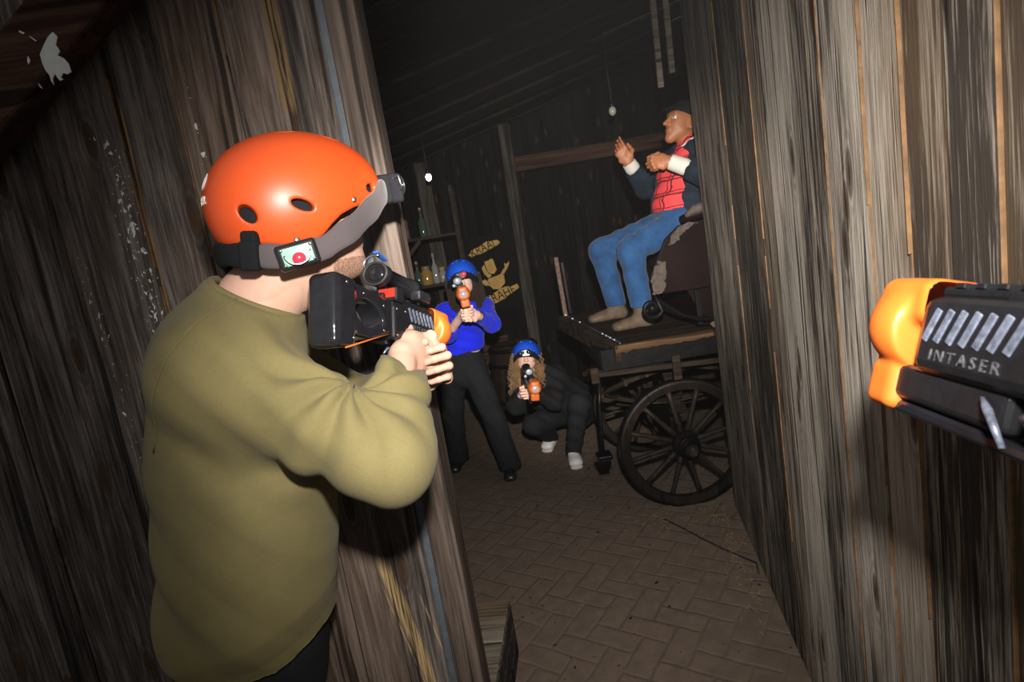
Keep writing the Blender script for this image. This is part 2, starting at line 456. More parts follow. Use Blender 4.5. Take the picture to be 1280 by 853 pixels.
def plank_wall(name, seams, z0, z1, th, mat, loc, rotz, edge=None, jitter=.004, tones=None, raw=False):
    "local X along the wall, planks of one wall in one mesh; front face at local y=0 looking to -y"
    mb = MB(); rnd = random.Random(len(seams)); ly = mb.bm.faces.layers.float.new('tone')
    def stamp(v):
        for f in mb.bm.faces:
            if f[ly] == 0: f[ly] = v
    for i, (a, b) in enumerate(zip(seams, seams[1:])):
        y = rnd.uniform(-jitter, jitter); g = .0009
        mb.box(((a+b)/2, th/2+y, (z0+z1)/2), (b-a-2*g, th, z1-z0), (0, rnd.uniform(-.0015, .0015), 0), .0018, 1)
        stamp((tones[i] if tones and i < len(tones) else rnd.uniform(.35, .62))+.0001)
    if raw:
        for f in mb.bm.faces:
            f.normal_update()
            if abs(f.normal.x) > .35: f.material_index = 1
    for (sx, e0, e1, wd_) in (edge or []):       # bright sawn edges showing here and there in the joints
        z = e0
        while z < e1:
            l = rnd.uniform(.05, .30)
            if rnd.random() > .25:
                w0, x0 = wd_*rnd.uniform(.35, 1.0), sx+rnd.uniform(-.001, .001)
                mb.mi = 1; mb.box((x0, th/2-.003, z+l/2), (w0, th+.002, l+.004))
            z += l
    mb.mi = 0
    mb.box(((seams[0]+seams[-1])/2, th+.012, (z0+z1)/2), (seams[-1]-seams[0]-.02, .012, z1-z0-.02)); stamp(.02)   # unseen dark backing added to block world light in the joints
    o = mb.build(name, [mat, m_edge]); o.location = loc; o.rotation_euler = (0, 0, rotz)
    tag(o, kind='structure'); return o

# floor: old brick pavers under dirt
t = NT('brick_paver_floor'); o = t.obj()
ov = t.n('ShaderNodeVectorRotate', {'Vector': o, 'Angle': .62}, rotation_type='Z_AXIS').outputs[0]
jit = t.n('ShaderNodeTexNoise', {'Vector': o, 'Scale': 9.0, 'Detail': 3.0}).outputs['Color']
ov = t.vadd(ov, t.vscale(t.vadd(jit, (-.5, -.5, -.5)), (.018, .018, 0)))
s = t.sep(ov)
# herringbone: 0.21 x 0.105 bricks
W_ = .105
ux = t.math('DIVIDE', s[0], W_); uy = t.math('DIVIDE', s[1], W_)
ix = t.math('FLOOR', ux); iy = t.math('FLOOR', uy)
fx = t.math('SUBTRACT', ux, ix); fy = t.math('SUBTRACT', uy, iy)
md = t.math('FLOORED_MODULO', t.math('SUBTRACT', ix, iy), 4.0)
is0 = t.math('COMPARE', md, 0.0, .1); is1 = t.math('COMPARE', md, 1.0, .1); is2 = t.math('COMPARE', md, 2.0, .1); is3 = t.math('COMPARE', md, 3.0, .1)
gl = t.math('ADD', fx, t.math('MULTIPLY', is1, 9.0)); gr = t.math('ADD', t.math('SUBTRACT', 1.0, fx), t.math('MULTIPLY', is0, 9.0))
gb = t.math('ADD', fy, t.math('MULTIPLY', is2, 9.0)); gt = t.math('ADD', t.math('SUBTRACT', 1.0, fy), t.math('MULTIPLY', is3, 9.0))
gap = t.math('MINIMUM', t.math('MINIMUM', gl, gr), t.math('MINIMUM', gb, gt))
joint = t.mapr(gap, .02, .10, 1.0, 0.0)
dirt = t.noise(o, 1.7, 5, .6); fine = t.noise(o, 60, 4, .7); mid = t.noise(o, 14, 4, .6)
c = t.mix(t.mapr(mid, .3, .7), (.125, .090, .068), (.175, .128, .095))
c = t.mix(t.math('MULTIPLY', joint, t.mapr(dirt, .34, .56, .55, .0)), c, (.060, .043, .032))
c = t.mix(t.math('MULTIPLY', t.mapr(dirt, .45, .75), .55), c, (.105, .078, .055))
c = t.mix(t.mapr(t.noise(o, 22, 2, .5), .70, .73), c, (.014, .011, .009))
c = t.mix(t.math('MULTIPLY', t.mapr(fine, .55, .8), .35), c, (.13, .10, .075))
t.set(Base_Color=c, Roughness=.85, Specular_IOR_Level=.2)
t.bump(t.math('SUBTRACT', t.math('MULTIPLY', fine, .3), joint), .35, .008)
mb = MB(); mb.box((0, 3.0, -.05), (7, 10, .1)); tag(mb.build('floor', t.m), kind='structure')

# left wall: planks seen face on, with the pale jamb that ends it
sm = [-3.2, -2.95, -2.72, -2.47, -2.25, -2.0, -1.78, -1.55, -1.33, -1.09, -.875, -.725, -.575, -.455, -.338]
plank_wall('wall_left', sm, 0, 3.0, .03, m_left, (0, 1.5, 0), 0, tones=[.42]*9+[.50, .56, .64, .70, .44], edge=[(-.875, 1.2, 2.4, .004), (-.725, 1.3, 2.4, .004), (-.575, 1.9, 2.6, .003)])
mb = MB(); mb.box((-.278, 1.545, 1.5), (.075, .14, 3.0), bev=.008)
tag(mb.build('trim_1', m_post), kind='structure')
mb = MB(); mb.box((-.327, 1.522, 1.5), (.028, .045, 3.0), bev=.006)
tag(mb.build('trim_2', m_blue), kind='structure')  # blue-grey strip set between the planks and the jamb

# right wall
WA = Vector((.832, 1.769, 0)); WB = Vector((1.114, 3.105, 0)); wd = (WA-WB).normalized()   # from far end to near
ang = math.atan2(wd.y, wd.x)
def wall_s(px, py):
    n = Vector((-wd.y, wd.x, 0)); d = at(px, py, 1.0)-Vector((0, 0, CAM_Z))
    k = (WB-Vector((0, 0, CAM_Z))).dot(n)/d.dot(n); P = Vector((0, 0, CAM_Z))+d*k
    return (P-WB).dot(wd)
ss = [.085] + [wall_s(x, 251) for x in (915, 951, 967, 1001, 1038, 1087, 1135, 1189, 1253)]
ss += [ss[-1]+.17*k for k in range(1, 7)]
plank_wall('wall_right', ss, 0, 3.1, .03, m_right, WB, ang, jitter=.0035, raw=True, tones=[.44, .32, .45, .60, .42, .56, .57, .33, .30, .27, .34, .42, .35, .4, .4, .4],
    edge=[(ss[1], .9, 3.0, .006), (ss[2], .3, 3.0, .007), (ss[5], .2, 3.0, .0045), (ss[6], .2, 3.0, .0035), (ss[7], .4, 3.0, .0015)])

# shed behind: back wall, side walls, roof
bs = [-2.6+.155*k+(.02 if k % 3 else 0) for k in range(36)]
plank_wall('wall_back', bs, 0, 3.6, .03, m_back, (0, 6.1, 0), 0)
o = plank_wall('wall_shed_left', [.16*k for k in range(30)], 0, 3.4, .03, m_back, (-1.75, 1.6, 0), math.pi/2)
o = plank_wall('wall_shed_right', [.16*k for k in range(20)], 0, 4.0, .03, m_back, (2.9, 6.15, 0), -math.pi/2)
# sloping roof rising to the right, lapped boards running up the slope
mb = MB(); sl = math.radians(14)
def roofz(x): return 2.86+math.tan(sl)*(x-.1)
for k in range(20):
    y = 1.62+.24*k; dz = .0 if k % 2 else .03
    mb.box((.6, y, roofz(.6)+dz), (5.4, .26, .025), (0, -sl, 0), .003, 1)
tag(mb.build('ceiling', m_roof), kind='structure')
# thin scattering haze added throughout to lift the black tones
t = NT('black_lift_haze'); t.t.nodes.remove(t.b)
vs = t.n('ShaderNodeVolumeScatter', {'Color': (1, 1, 1, 1), 'Density': 0.0009, 'Anisotropy': 0.0})
t.t.links.new(vs.outputs[0], t.t.nodes['Material Output'].inputs['Volume'])
mb = MB(); mb.box((0, 2.6, 2.0), (9, 8.4, 5.0)); hz = mb.build('haze', t.m)
tag(hz, 'thin grey haze added in the barn to lift the black tones', 'haze', kind='stuff')
# ================================================================== materials for people and gear
def M_skin(name, col, stub=None, rough=.45):
    t = NT(name); o = t.obj()
    a = t.noise(o, 55, 4, .6); b = t.noise(o, 9, 3, .5)
    c = t.mix(t.mapr(b, .3, .7), tuple(x*.93 for x in col), (min(1, col[0]*1.05), col[1]*.95, col[2]*.92))
    c = t.mix(t.math('MULTIPLY', t.mapr(a, .5, .8), .25), c, (col[0]*.85, col[1]*.6, col[2]*.55))
    if stub:
        hz = t.noise(t.vscale(o, (1, 1, .5)), 420, 2, .6)
        c = t.mix(t.mapr(hz, .40, .56, .25, .8), c, stub)
    t.set(Base_Color=c, Roughness=rough, Specular_IOR_Level=.35, Subsurface_Weight=.12, Subsurface_Radius=(.010, .004, .002), Subsurface_Scale=.6)
    t.bump(t.noise(o, 260, 3, .6), .08, .002)
    return t.m
def M_fabric(name, col, scale=900, rough=.9, sheen=.25, vary=.14, bump=.25, blotch=6):
    t = NT(name); o = t.obj()
    a = t.noise(o, scale, 2, .6); b = t.noise(o, blotch, 4, .6)
    c = t.mix(t.mapr(b, .3, .7), tuple(x*(1-vary) for x in col), tuple(x*(1+vary) for x in col))
    c = t.mix(t.math('MULTIPLY', t.mapr(a, .35, .65), .35), c, tuple(x*.55 for x in col))
    t.set(Base_Color=c, Roughness=rough, Specular_IOR_Level=.15, Sheen_Weight=sheen, Sheen_Roughness=.5)
    t.bump(a, bump, .002)
    return t.m
m_skin = M_skin('fair_skin', (.48, .31, .23))
m_stub = M_skin('stubbled_skin', (.46, .29, .215), (.12, .065, .04))
m_skin_w = M_skin('pale_skin', (.78, .52, .42))
m_dummy = M_skin('painted_dummy_skin', (.32, .125, .055), rough=.5)
m_lip = M_plain('lips', (.50, .16, .14), .4)
m_eye = M_plain('eye_white', (.75, .72, .70), .15)
m_iris = M_plain('eye_iris', (.03, .02, .015), .1)
m_olive = M_fabric('olive_sweatshirt_fleece', (.155, .127, .053), 700, sheen=.04)
m_seam = M_fabric('olive_seam', (.15, .122, .05), 900, sheen=.04)
m_blackcloth = M_fabric('black_cloth', (.012, .012, .013), 600, sheen=.0)
m_blackdenim = M_fabric('black_denim', (.014, .014, .016), 1200, sheen=.0)
m_bluesw = M_fabric('royal_blue_knit', (.012, .024, .72), 600, sheen=.1)
m_jean = M_fabric('blue_denim', (.021, .068, .17), 800, sheen=.1, vary=.35, blotch=9)
m_orange = M_plain('orange_helmet_plastic', (.56, .066, .010), .42, vary=.05, scale=12, coat=.05)
m_bluehelm = M_plain('blue_helmet_plastic', (.010, .085, .62), .35, vary=.05, scale=12)
m_gunorange = M_plain('orange_gun_plastic', (.54, .115, .014), .42, vary=.04, scale=15)
m_black = M_plain('black_plastic', (.009, .009, .010), .30, spec=.3, vary=.2, scale=60, bump=.05)
m_blackgloss = M_plain('glossy_black_plastic', (.010, .010, .012), .12, vary=.2, scale=40)
m_rubber = M_plain('black_rubber', (.016, .016, .017), .6, vary=.2, scale=60, bump=.1)
m_pad = M_fabric('black_helmet_padding', (.012, .012, .014), 300, sheen=0, bump=.5)
m_strap = M_fabric('grey_mauve_strap_cloth', (.075, .062, .063), 1400, sheen=.1, bump=.15)
m_velcro = M_fabric('black_velcro', (.008, .008, .009), 500, sheen=0, bump=.8)
m_metal = M_plain('bare_metal', (.55, .56, .58), .3, 1.0, vary=.1, scale=60)
m_slot = M_plain('pale_slot_insert', (.13, .145, .19), .25, .3, vary=.5, scale=120)
m_chrome = M_plain('chrome', (.75, .77, .80), .12, 1.0, vary=.05, scale=60)
m_pcb = M_plain('green_circuit_board', (.01, .19, .08), .35, vary=.2, scale=200)
m_redlens = M_plain('red_lens', (.75, .01, .02), .15, emit=(1, .02, .03), es=.35)
m_redled = M_plain('lit_red_sensor', (.8, .02, .03), .2, emit=(1, .02, .05), es=1.2)
m_reddisp = M_plain('lit_red_display', (.6, .02, .01), .3, emit=(1, .03, .015), es=.55)
m_white = M_plain('white_print', (.75, .72, .68), .6)
m_graytext = M_plain('worn_grey_print', (.06, .06, .064), .5, vary=.5, scale=300)
t = NT('clear_dome'); t.set(Base_Color=(.95, .95, .95), Roughness=.03, Transmission_Weight=1.0, IOR=1.3); m_clear = t.m
t = NT('white_lens'); t.set(Base_Color=(.62, .66, .72), Roughness=.12, Metallic=.6, Emission_Color=(.8, .9, 1, 1), Emission_Strength=.12); m_lens = t.m
m_brownhair = M_fabric('dark_brown_hair', (.022, .012, .008), 300, sheen=.1, bump=.6)
m_curl = M_fabric('light_brown_curls', (.22, .125, .055), 300, sheen=.1, vary=.5, bump=.4, blotch=25)
m_sneaker = M_plain('white_sneaker_leather', (.60, .57, .58), .5, vary=.1)
m_sole = M_plain('off_white_sole', (.55, .48, .45), .6, vary=.1)
m_lace = M_plain('grey_lace', (.22, .20, .20), .8)
m_shoe = M_plain('black_shoe_leather', (.010, .010, .010), .35, vary=.3)
m_boot = M_plain('brown_suede_boot', (.085, .055, .032), .8, vary=.3, scale=30, bump=.2)
t = NT('red_plaid_shirt'); o = t.obj(); s = t.sep(o)
def band(v, per, lo, hi):
    f = t.math('FRACT', t.math('DIVIDE', v, per)); return t.math('MULTIPLY', t.math('GREATER_THAN', f, lo), t.math('LESS_THAN', f, hi))
wv = t.noise(o, 14, 2, .5); zz = t.math('ADD', s[2], t.math('MULTIPLY', wv, .02)); yy = t.math('ADD', t.math('ADD', s[1], t.math('MULTIPLY', s[0], .3)), t.math('MULTIPLY', wv, .02))
b1 = t.math('MAXIMUM', band(zz, .085, .0, .09), band(zz, .085, .22, .28)); b2 = t.math('MAXIMUM', band(yy, .085, .0, .09), band(yy, .085, .22, .28))
c = t.mix(t.mapr(t.noise(o, 9, 3), .3, .7), (.62, .045, .05), (.80, .075, .08))
c = t.mix(t.math('MULTIPLY', t.math('MAXIMUM', b1, b2), .9), c, (.035, .010, .012))
t.set(Base_Color=c, Roughness=.85, Specular_IOR_Level=.15); m_plaid = t.m
m_darkjacket = M_fabric('dark_navy_jacket', (.012, .019, .030), 500, sheen=.0, vary=.5, blotch=9)
m_cuff = M_fabric('off_white_cuff', (.60, .57, .50), 500, sheen=.05)

# ================================================================== people kit
def head_sdf(S, c, M, sc=1.0, nose=1.0):
    "c = between the ears; M columns right, forward, up"
    L = lambda x, y, z: np.array(c)+M@(np.array([x, y, z])*sc)
    S.ell(L(0, -.018, .045), np.array([.074, .093, .085])*sc, M, .02)
    S.ell(L(0, .035, .0), np.array([.062, .062, .085])*sc, M, .03)
    S.cone(L(-.035, .02, -.045), L(0, .066, -.088), .030*sc, .020*sc, .03)
    S.cone(L(.035, .02, -.045), L(0, .066, -.088), .030*sc, .020*sc, .03)
    S.cone(L(0, .05, -.03), L(0, .068, -.086), .042*sc, .020*sc, .02)
    S.cone(L(-.03, .078, .042), L(.03, .078, .042), .014*sc, None, .02)
    S.ell(L(-.034, .100, .020), np.array([.016, .014, .011])*sc, M, .016, 'sub')
    S.ell(L(.034, .100, .020), np.array([.016, .014, .011])*sc, M, .016, 'sub')
    S.ell(L(-.032, .076, .020), np.array([.0125]*3)*sc, M, .004)
    S.ell(L(.032, .076, .020), np.array([.0125]*3)*sc, M, .004)
    S.cone(L(0, .088, .028), L(0, .112*nose, -.018), .007*sc, .011*sc, .012)
    for x in (-.011, .011): S.ell(L(x, .101, -.021), np.array([.008, .009, .007])*sc, M, .008)
    S.ell(L(0, .090, -.044), np.array([.024, .010, .006])*sc, M, .006)
    S.ell(L(0, .088, -.055), np.array([.021, .010, .007])*sc, M, .006)
    for x in (-1, 1):
        S.ell(L(x*.075, -.006, .0), np.array([.008, .019, .032])*sc, M@rodr((0, 0, 1), x*.35), .008)
        S.ell(L(x*.081, -.004, .004), np.array([.006, .010, .017])*sc, M, .006, 'sub')
def face_pick(c, M, sc=1.0, stub=False):
    c = np.array(c)
    def pick(Q):
        q = (Q-c)@M/sc
        mi = np.zeros(len(Q), int)
        if stub: mi[(q[:, 1] > .004) & (q[:, 2] < -.078) & (q[:, 2] > -.135) & (q[:, 1] > .012)] = 4
        lp = (np.abs(q[:, 0]) < .024) & (q[:, 1] > .080) & (q[:, 2] < -.038) & (q[:, 2] > -.062) & (np.abs(q[:, 0])/.024+np.abs(q[:, 2]+.050)/.013 < 1.25)
        mi[lp] = 1
        for x in (-.032, .032):
            r = np.linalg.norm(q-np.array([x, .076, .020]), axis=1)
            e = (r < .0150) & (q[:, 1] > .076) & (np.abs(q[:, 2]-.020) < .0075) & (np.abs(q[:, 0]-x) < .0125)
            mi[e] = 2
            mi[e & (np.hypot(q[:, 0]-x, q[:, 2]-.020) < .0062)] = 3
        return mi
    return pick
def hand_mesh(wrist, arm, y, thumb, dors, curls=(60, 85, 50), spread=.0, sc=1.0, res=.0024, thumb_dir=(.75, .75, -.35), thumb_curl=(-.1, .9, -.5), armr=.031):
    "y: towards the fingertips, thumb: towards the thumb side, dors: out of the back of the hand; arm: point up the forearm"
    y = np.array(y, float); y /= np.linalg.norm(y)
    x = np.array(thumb, float); x = x-y*(x@y); x /= np.linalg.norm(x)
    z = np.array(dors, float); z = z-y*(z@y)-x*(z@x); z /= np.linalg.norm(z)
    M = np.stack([x, y, z], 1); w0 = np.array(wrist, float)
    W = lambda a, b, d: w0+M@(np.array([a, b, d])*sc)
    lo = w0-.155*sc; hi = w0+.155*sc
    S = Sdf(lo, hi, res)
    a = np.array(arm, float); dv = (a-w0)/np.linalg.norm(a-w0)
    S.cone(w0+dv*.12*sc, w0, armr*sc, .026*sc, .02)
    S.slab(W(0, 0, 0), W(0, .03, 0), x, .028*sc, .020*sc, .036*sc, .016*sc, .02)
    S.slab(W(0, .03, 0), W(.001, .08, -.002), x, .036*sc, .016*sc, .041*sc, .012*sc, .02)
    S.ell(W(.026, .032, -.010), np.array([.017, .030, .014])*sc, M, .015)
    F = [(.031, .086, (.040, .025, .021), .0090), (.011, .092, (.044, .029, .022), .0092), (-.010, .089, (.041, .027, .021), .0088), (-.030, .079, (.032, .021, .018), .0078)]
    for i, (fx, fy, ls, r) in enumerate(F):
        p = W(fx, fy, -.001); ang = 0; S.ell(p+z*.002*sc, np.array([.0105]*3)*sc, None, .01)
        cu = curls[i] if isinstance(curls[0], (tuple, list)) else curls
        pts = [W(fx, fy-.02, -.001), p]; rs = [r*sc, r*sc*1.05]
        q = p.copy()
        for j in range(3):
            ang += math.radians(cu[j])
            q = q + (y*math.cos(ang)-z*math.sin(ang)+x*spread*(1.5-i)*.1)*ls[j]*sc
            pts.append(q.copy()); rs.append((r-.0007*(j+1))*sc)
        S.chain(pts, rs, .003)
    tb = W(.028, .020, -.010); td = M@np.array(thumb_dir); td /= np.linalg.norm(td); tc = M@np.array(thumb_curl); tc /= np.linalg.norm(tc)
    t1 = tb+td*.040*sc; t2 = t1+tc*.032*sc; t3 = t2+tc*.024*sc
    S.chain([tb, t1, t2, t3], [.0145*sc, .0115*sc, .0100*sc, .0082*sc], .008)
    return S.mesh(1), M
def shoe_sdf(S, heel, d, L=.27, w=.046, h=.07):
    "low shoe: heel point on the ground, d = direction of the toe"
    d = np.array(d, float); d /= np.linalg.norm(d); heel = np.array(heel, float); up = np.array([0, 0, 1.0])
    if abs(d[2]) > .3: up = np.array([0, .3, 1.0])
    sd = np.cross(d, up); sd /= np.linalg.norm(sd); up = np.cross(sd, d)
    S.slab(heel+d*.045+up*.035, heel+d*(L-.055)+up*.026, sd, w*.82, .032, w, .026, .02)
    S.slab(heel+d*(L-.10)+up*.030, heel+d*(L-.045)+up*.024, sd, w, .028, w*.9, .022, .02)
    S.cone(heel+d*.06+up*.04, heel+d*.075+up*h, .042, .046, .03)
    S.cone(heel+d*.09+up*.055, heel+d*.18+up*.03, .036, .028, .03)
    S.cut(heel+up*.002, -up, .006)
def folds(P, F, amp, dirv, period, center=None, rad=None, seed=0):
    "soft cloth folds pushed along the normals; wave runs along dirv"
    N = normals_of(P, F); d = np.array(dirv, float); d /= np.linalg.norm(d)
    rg = np.random.RandomState(seed); ph = rg.rand(4)*6.28
    u = P@d
    k = rg.randn(3, 3)*5
    wob = np.sin(P@k[0]*1.0+ph[0])*.35+np.sin(P@k[1]*1.6+ph[1])*.25
    wv = np.sin(2*np.pi*u/period+wob*2.2+ph[2])
    wv = np.sign(wv)*np.abs(wv)**.8
    a = np.full(len(P), amp)
    if center is not None: a = a*np.exp(-(np.linalg.norm(P-np.array(center), axis=1)/rad)**2)
    return P+N*(a*wv)[:, None]

def crook_folds(P, F, C, n, e1, amp, count, r0, seed=0):
    "folds fanning out from the inside of a bent joint"
    N = normals_of(P, F); n = n/np.linalg.norm(n); e1 = e1-n*(e1@n); e1 = e1/np.linalg.norm(e1); e2 = np.cross(n, e1)
    d = P-C; a = np.arctan2(d@e2, d@e1); r = np.linalg.norm(d, axis=1)
    rg = np.random.RandomState(seed); ph = rg.rand()*6.28
    w = np.sin(a*count+ph+np.sin(r*38+ph)*.55); w = np.where(w > 0, w**.7, -np.abs(w)**1.6*1.25)
    return P+N*(amp*w*np.exp(-((r-r0*.6)/r0)**2)*np.clip(r/.03, 0, 1))[:, None]

# ------------------------------------------------------------------ helmet with its sensor headband (children of a person)
def helmet(person, c, M, mat, sc=1.0, res=.004, text=None, band_mat=None, boxes=True, front=None):
    c = np.array(c, float); R = Matrix([[float(v) for v in r] for r in M]); base = Matrix.Translation(Vector(c)) @ R.to_4x4()
    S = Sdf((-.15, -.20, -.09), (.15, .20, .22), res/sc)
    S.ell((0, -.002, .050), (.118, .160, .120), None, .03); S.ell((0, -.045, .025), (.114, .122, .118), None, .05)
    S.ell((0, -.004, .042), (.107, .148, .112), None, .0, 'sub'); S.ell((0, -.045, .015), (.103, .110, .108), None, .0, 'sub')
    ys = [-.2, -.15, -.11, -.08, -.055, -.03, -.01, .01, .03, .06, .10, .16, .2]; zs = [-.026, -.026, -.032, -.040, -.044, -.042, -.032, -.014, .000, .010, .016, .026, .03]
    Y = S.ax[1][None, :, None]; Z = S.ax[2][None, None, :]
    S.g = -_smin(-S.g, -(np.interp(Y, ys, zs)-Z).astype(np.float32), .006)
    for sx in (-1, 1):
        for (px, py, pz, rx, ry, rz, an) in ((.112, -.040, .024, .03, .021, .0095, -.45), (.088, -.125, .022, .03, .0105, .018, .50), (.040, .062, .150, .012, .018, .03, 0), (.034, -.012, .166, .010, .018, .03, 0), (.085, .108, .045, .03, .012, .008, .2)):
            A = rodr((1, 0, 0), an)
            S.ell((sx*px, py, pz), (rx, ry, rz), A, .004, 'sub')
    P, F = S.mesh(1); P = P*sc
    def place(o): o.parent = person; setw(o, base); return o
    h = place(pf_mesh('helmet', [(P, F)], [mat]))
    S = Sdf((-.14, -.18, -.09), (.14, .18, .2), .006)
    S.ell((0, -.004, .042), (.1055, .1465, .1105), None, .02); S.ell((0, -.045, .015), (.1015, .1085, .1065), None, .02)
    S.ell((0, -.004, .03), (.088, .125, .118), None, .01, 'sub')
    Y = S.ax[1][None, :, None]; Z = S.ax[2][None, None, :]
    S.g = np.maximum(S.g, (np.interp(Y, ys, zs)-Z-.006)).astype(np.float32)
    P, F = S.mesh(1); o = pf_mesh('padding', [(P*sc, F)], [m_pad]); o.parent = h; setw(o, base)
    for sx in (-1, 1):
        for (px, py, pz) in ((.1165, -.062, -.034), (.107, .060, .024)):
            mb = MB(); mb.sphere(Vector((sx*px, py, pz))*sc, .0055*sc, 8, (.6, 1, 1)); r = mb.build('rivet', m_metal, None, True); r.parent = h; setw(r, base)
    # headband with sensors
    bm_ = band_mat or m_strap
    path, tw = [], []
    for k in range(72):
        th = 2*math.pi*k/72; a = math.degrees(th) if th <= math.pi else 360-math.degrees(th)
        z = float(np.interp(a, [0, 25, 50, 75, 95, 115, 140, 165, 180], [.048, .042, .010, -.028, -.054, -.060, -.048, -.038, -.036]))
        bulge = 1.0
        path.append((math.sin(th)*.124, math.cos(th)*.166-.004, z))
    bm = bmesh.new(); rings = []
    hw, ht = .021, .0075
    for k, p in enumerate(path):
        p = Vector(p); d = (Vector(path[(k+1) % 72])-Vector(path[k-1])).normalized()
        out = Vector((p.x/.124**2, (p.y+.004)/.166**2, 0)).normalized(); out = (out-d*out.dot(d)).normalized(); u = d.cross(out)
        if u.z < 0: u = -u
        ripple = 1+.06*math.sin(k*2.1)+.05*math.sin(k*5.3+1)
        rings.append([bm.verts.new((p+out*ht*(abs(math.cos(q))**.6)*(1 if math.cos(q) > 0 else -1)*ripple+u*hw*(abs(math.sin(q))**.8)*(1 if math.sin(q) > 0 else -1)*(1+.08*math.sin(k*1.3)))*sc) for q in [2*math.pi*j/14 for j in range(14)]])
    for i in range(72):
        A, B = rings[i], rings[(i+1) % 72]
        for j in range(14):
            f = bm.faces.new((A[j], A[(j+1) % 14], B[(j+1) % 14], B[j])); f.smooth = True
    bmesh.ops.recalc_face_normals(bm, faces=bm.faces[:])
    me = bpy.data.meshes.new('sensor_headband'); bm.to_mesh(me); bm.free()
    for pl in me.polygons:
        if 27 <= pl.index//14 < 45: pl.material_index = 1
    hb = place(link_mesh('sensor_headband', me, [bm_, m_velcro]))
    def sub(mb, name, mat, smooth=False):
        o = mb.build(name, mat, None, smooth); o.parent = hb; setw(o, base); return o
    def onband(a, lift=.0, zoff=0.0):
        a = a % 360; k = (a/360*72); i = int(k) % 72; p = Vector(path[i]).lerp(Vector(path[(i+1) % 72]), k-int(k))
        out = Vector((p.x/.124**2, (p.y+.004)/.166**2, 0)).normalized()
        d = (Vector(path[(i+1) % 72])-Vector(path[i])).normalized(); d = (d-out*d.dot(out)).normalized(); u = d.cross(out)
        if u.z < 0: u = -u; 
        fr = Matrix((d, out, u)).transposed()
        return (p+out*lift+u*zoff)*sc, fr
    for a in (112, 248):
        p, fr = onband(a, .011)
        mb = MB(); mb.box(p, Vector((.070, .016, .046))*sc, fr, .006*sc, 3); sub(mb, 'sensor_box', m_blackgloss)
        p, fr = onband(a, .0195); mb = MB(); mb.box(p, Vector((.052, .002, .031))*sc, fr, .0005); sub(mb, 'circuit_board', m_pcb)
        p, fr = onband(a, .024); mb = MB(); mb.sphere(p+fr@Vector((.0, .0, -.006))*sc, .0115*sc, 12, (1, .7, .9), fr); sub(mb, 'red_sensor', m_redled, True)
        for sx in (-1, 1):
            for sz in (-1, 1):
                mb = MB(); mb.sphere(p+fr@Vector((sx*.025, -.001, sz*.013))*sc, .0028*sc, 8, (1, .6, 1), fr); sub(mb, 'screw', m_chrome, True)
        mb = MB(); pts = []
        for q in range(13):
            an = math.pi+math.pi*q/12; pts.append(p+fr@Vector((.022*math.cos(an), .004, .004+.020*math.sin(an)))*sc)
        mb.tube(pts, .0016*sc, 8); sub(mb, 'wire_guard', m_metal)
    p, fr = onband(128 if True else 0, .004)
    for a in (141, 219):
        p, fr = onband(a, .004); mb = MB(); mb.box(p, Vector((.034, .026, .052))*sc, fr, .007*sc, 3)
        p2, fr2 = onband(a, .000, .030); mb.box(p2, Vector((.030, .020, .026))*sc, fr2, .006*sc, 2); sub(mb, 'velcro_clip', m_velcro)
    p, fr = onband(0, .020)
    mb = MB(); mb.box(p, Vector((.075, .040, .060))*sc, fr, .008*sc, 3); sub(mb, 'front_sensor_box', m_blackgloss)
    for a in (18, 342):
        p2, fr2 = onband(a, .004); mb = MB(); mb.box(p2, Vector((.012, .026, .056))*sc, fr2, .005*sc, 2); sub(mb, 'velcro_clip', m_velcro)
    for sx in (-1, 1):
        q = p+fr@Vector((sx*.024, .020, .004))*sc
        mb = MB(); mb.sphere(q, (.017 if sx < 0 else .014)*sc, 14, (1, .6, 1), fr)
        sub(mb, 'front_lens', (m_redled if (sx < 0) == (front != 'flip') else m_lens) if front else m_blackgloss, True)
        mb = MB(); pts = [q+fr@Vector((.019*math.cos(an), -.001, .019*math.sin(an)))*sc for an in [2*math.pi*k/20 for k in range(20)]]
        mb.tube(pts, .0024*sc, 8, closed=True); sub(mb, 'lens_ring', m_black)
    mb = MB(); a = p+fr@Vector((.038, .0, .020))*sc
    mb.tube([a, a+fr@Vector((.010, .006, .004))*sc, a+fr@Vector((.010, .010, -.018))*sc, a+fr@Vector((.001, .012, -.024))*sc], .0022*sc, 8); sub(mb, 'wire_guard', m_metal)
    if text:
        hbm = bmesh.new(); hbm.from_mesh(h.data); hbv = BVHTree.FromBMesh(hbm); hbm.free()
        for (body, size, az, zc) in text:
            o = text_mesh('printed_mark', body, size*sc, m_white, None, Matrix.Identity(4))
            for v in o.data.vertices:
                u, vv = v.co.x/sc, v.co.y/sc
                th = az+u/.135; z = zc+vv
                d = Vector((math.sin(th), -math.cos(th), 0)); hit = hbv.ray_cast(Vector((0, -.02, z))*sc+d*.5, -d)[0]
                v.co = (hit if hit is not None else Vector((0, -.02, z))*sc)+d*(.0012+v.co.z)
            o.parent = h; setw(o, base)
    return h, hb

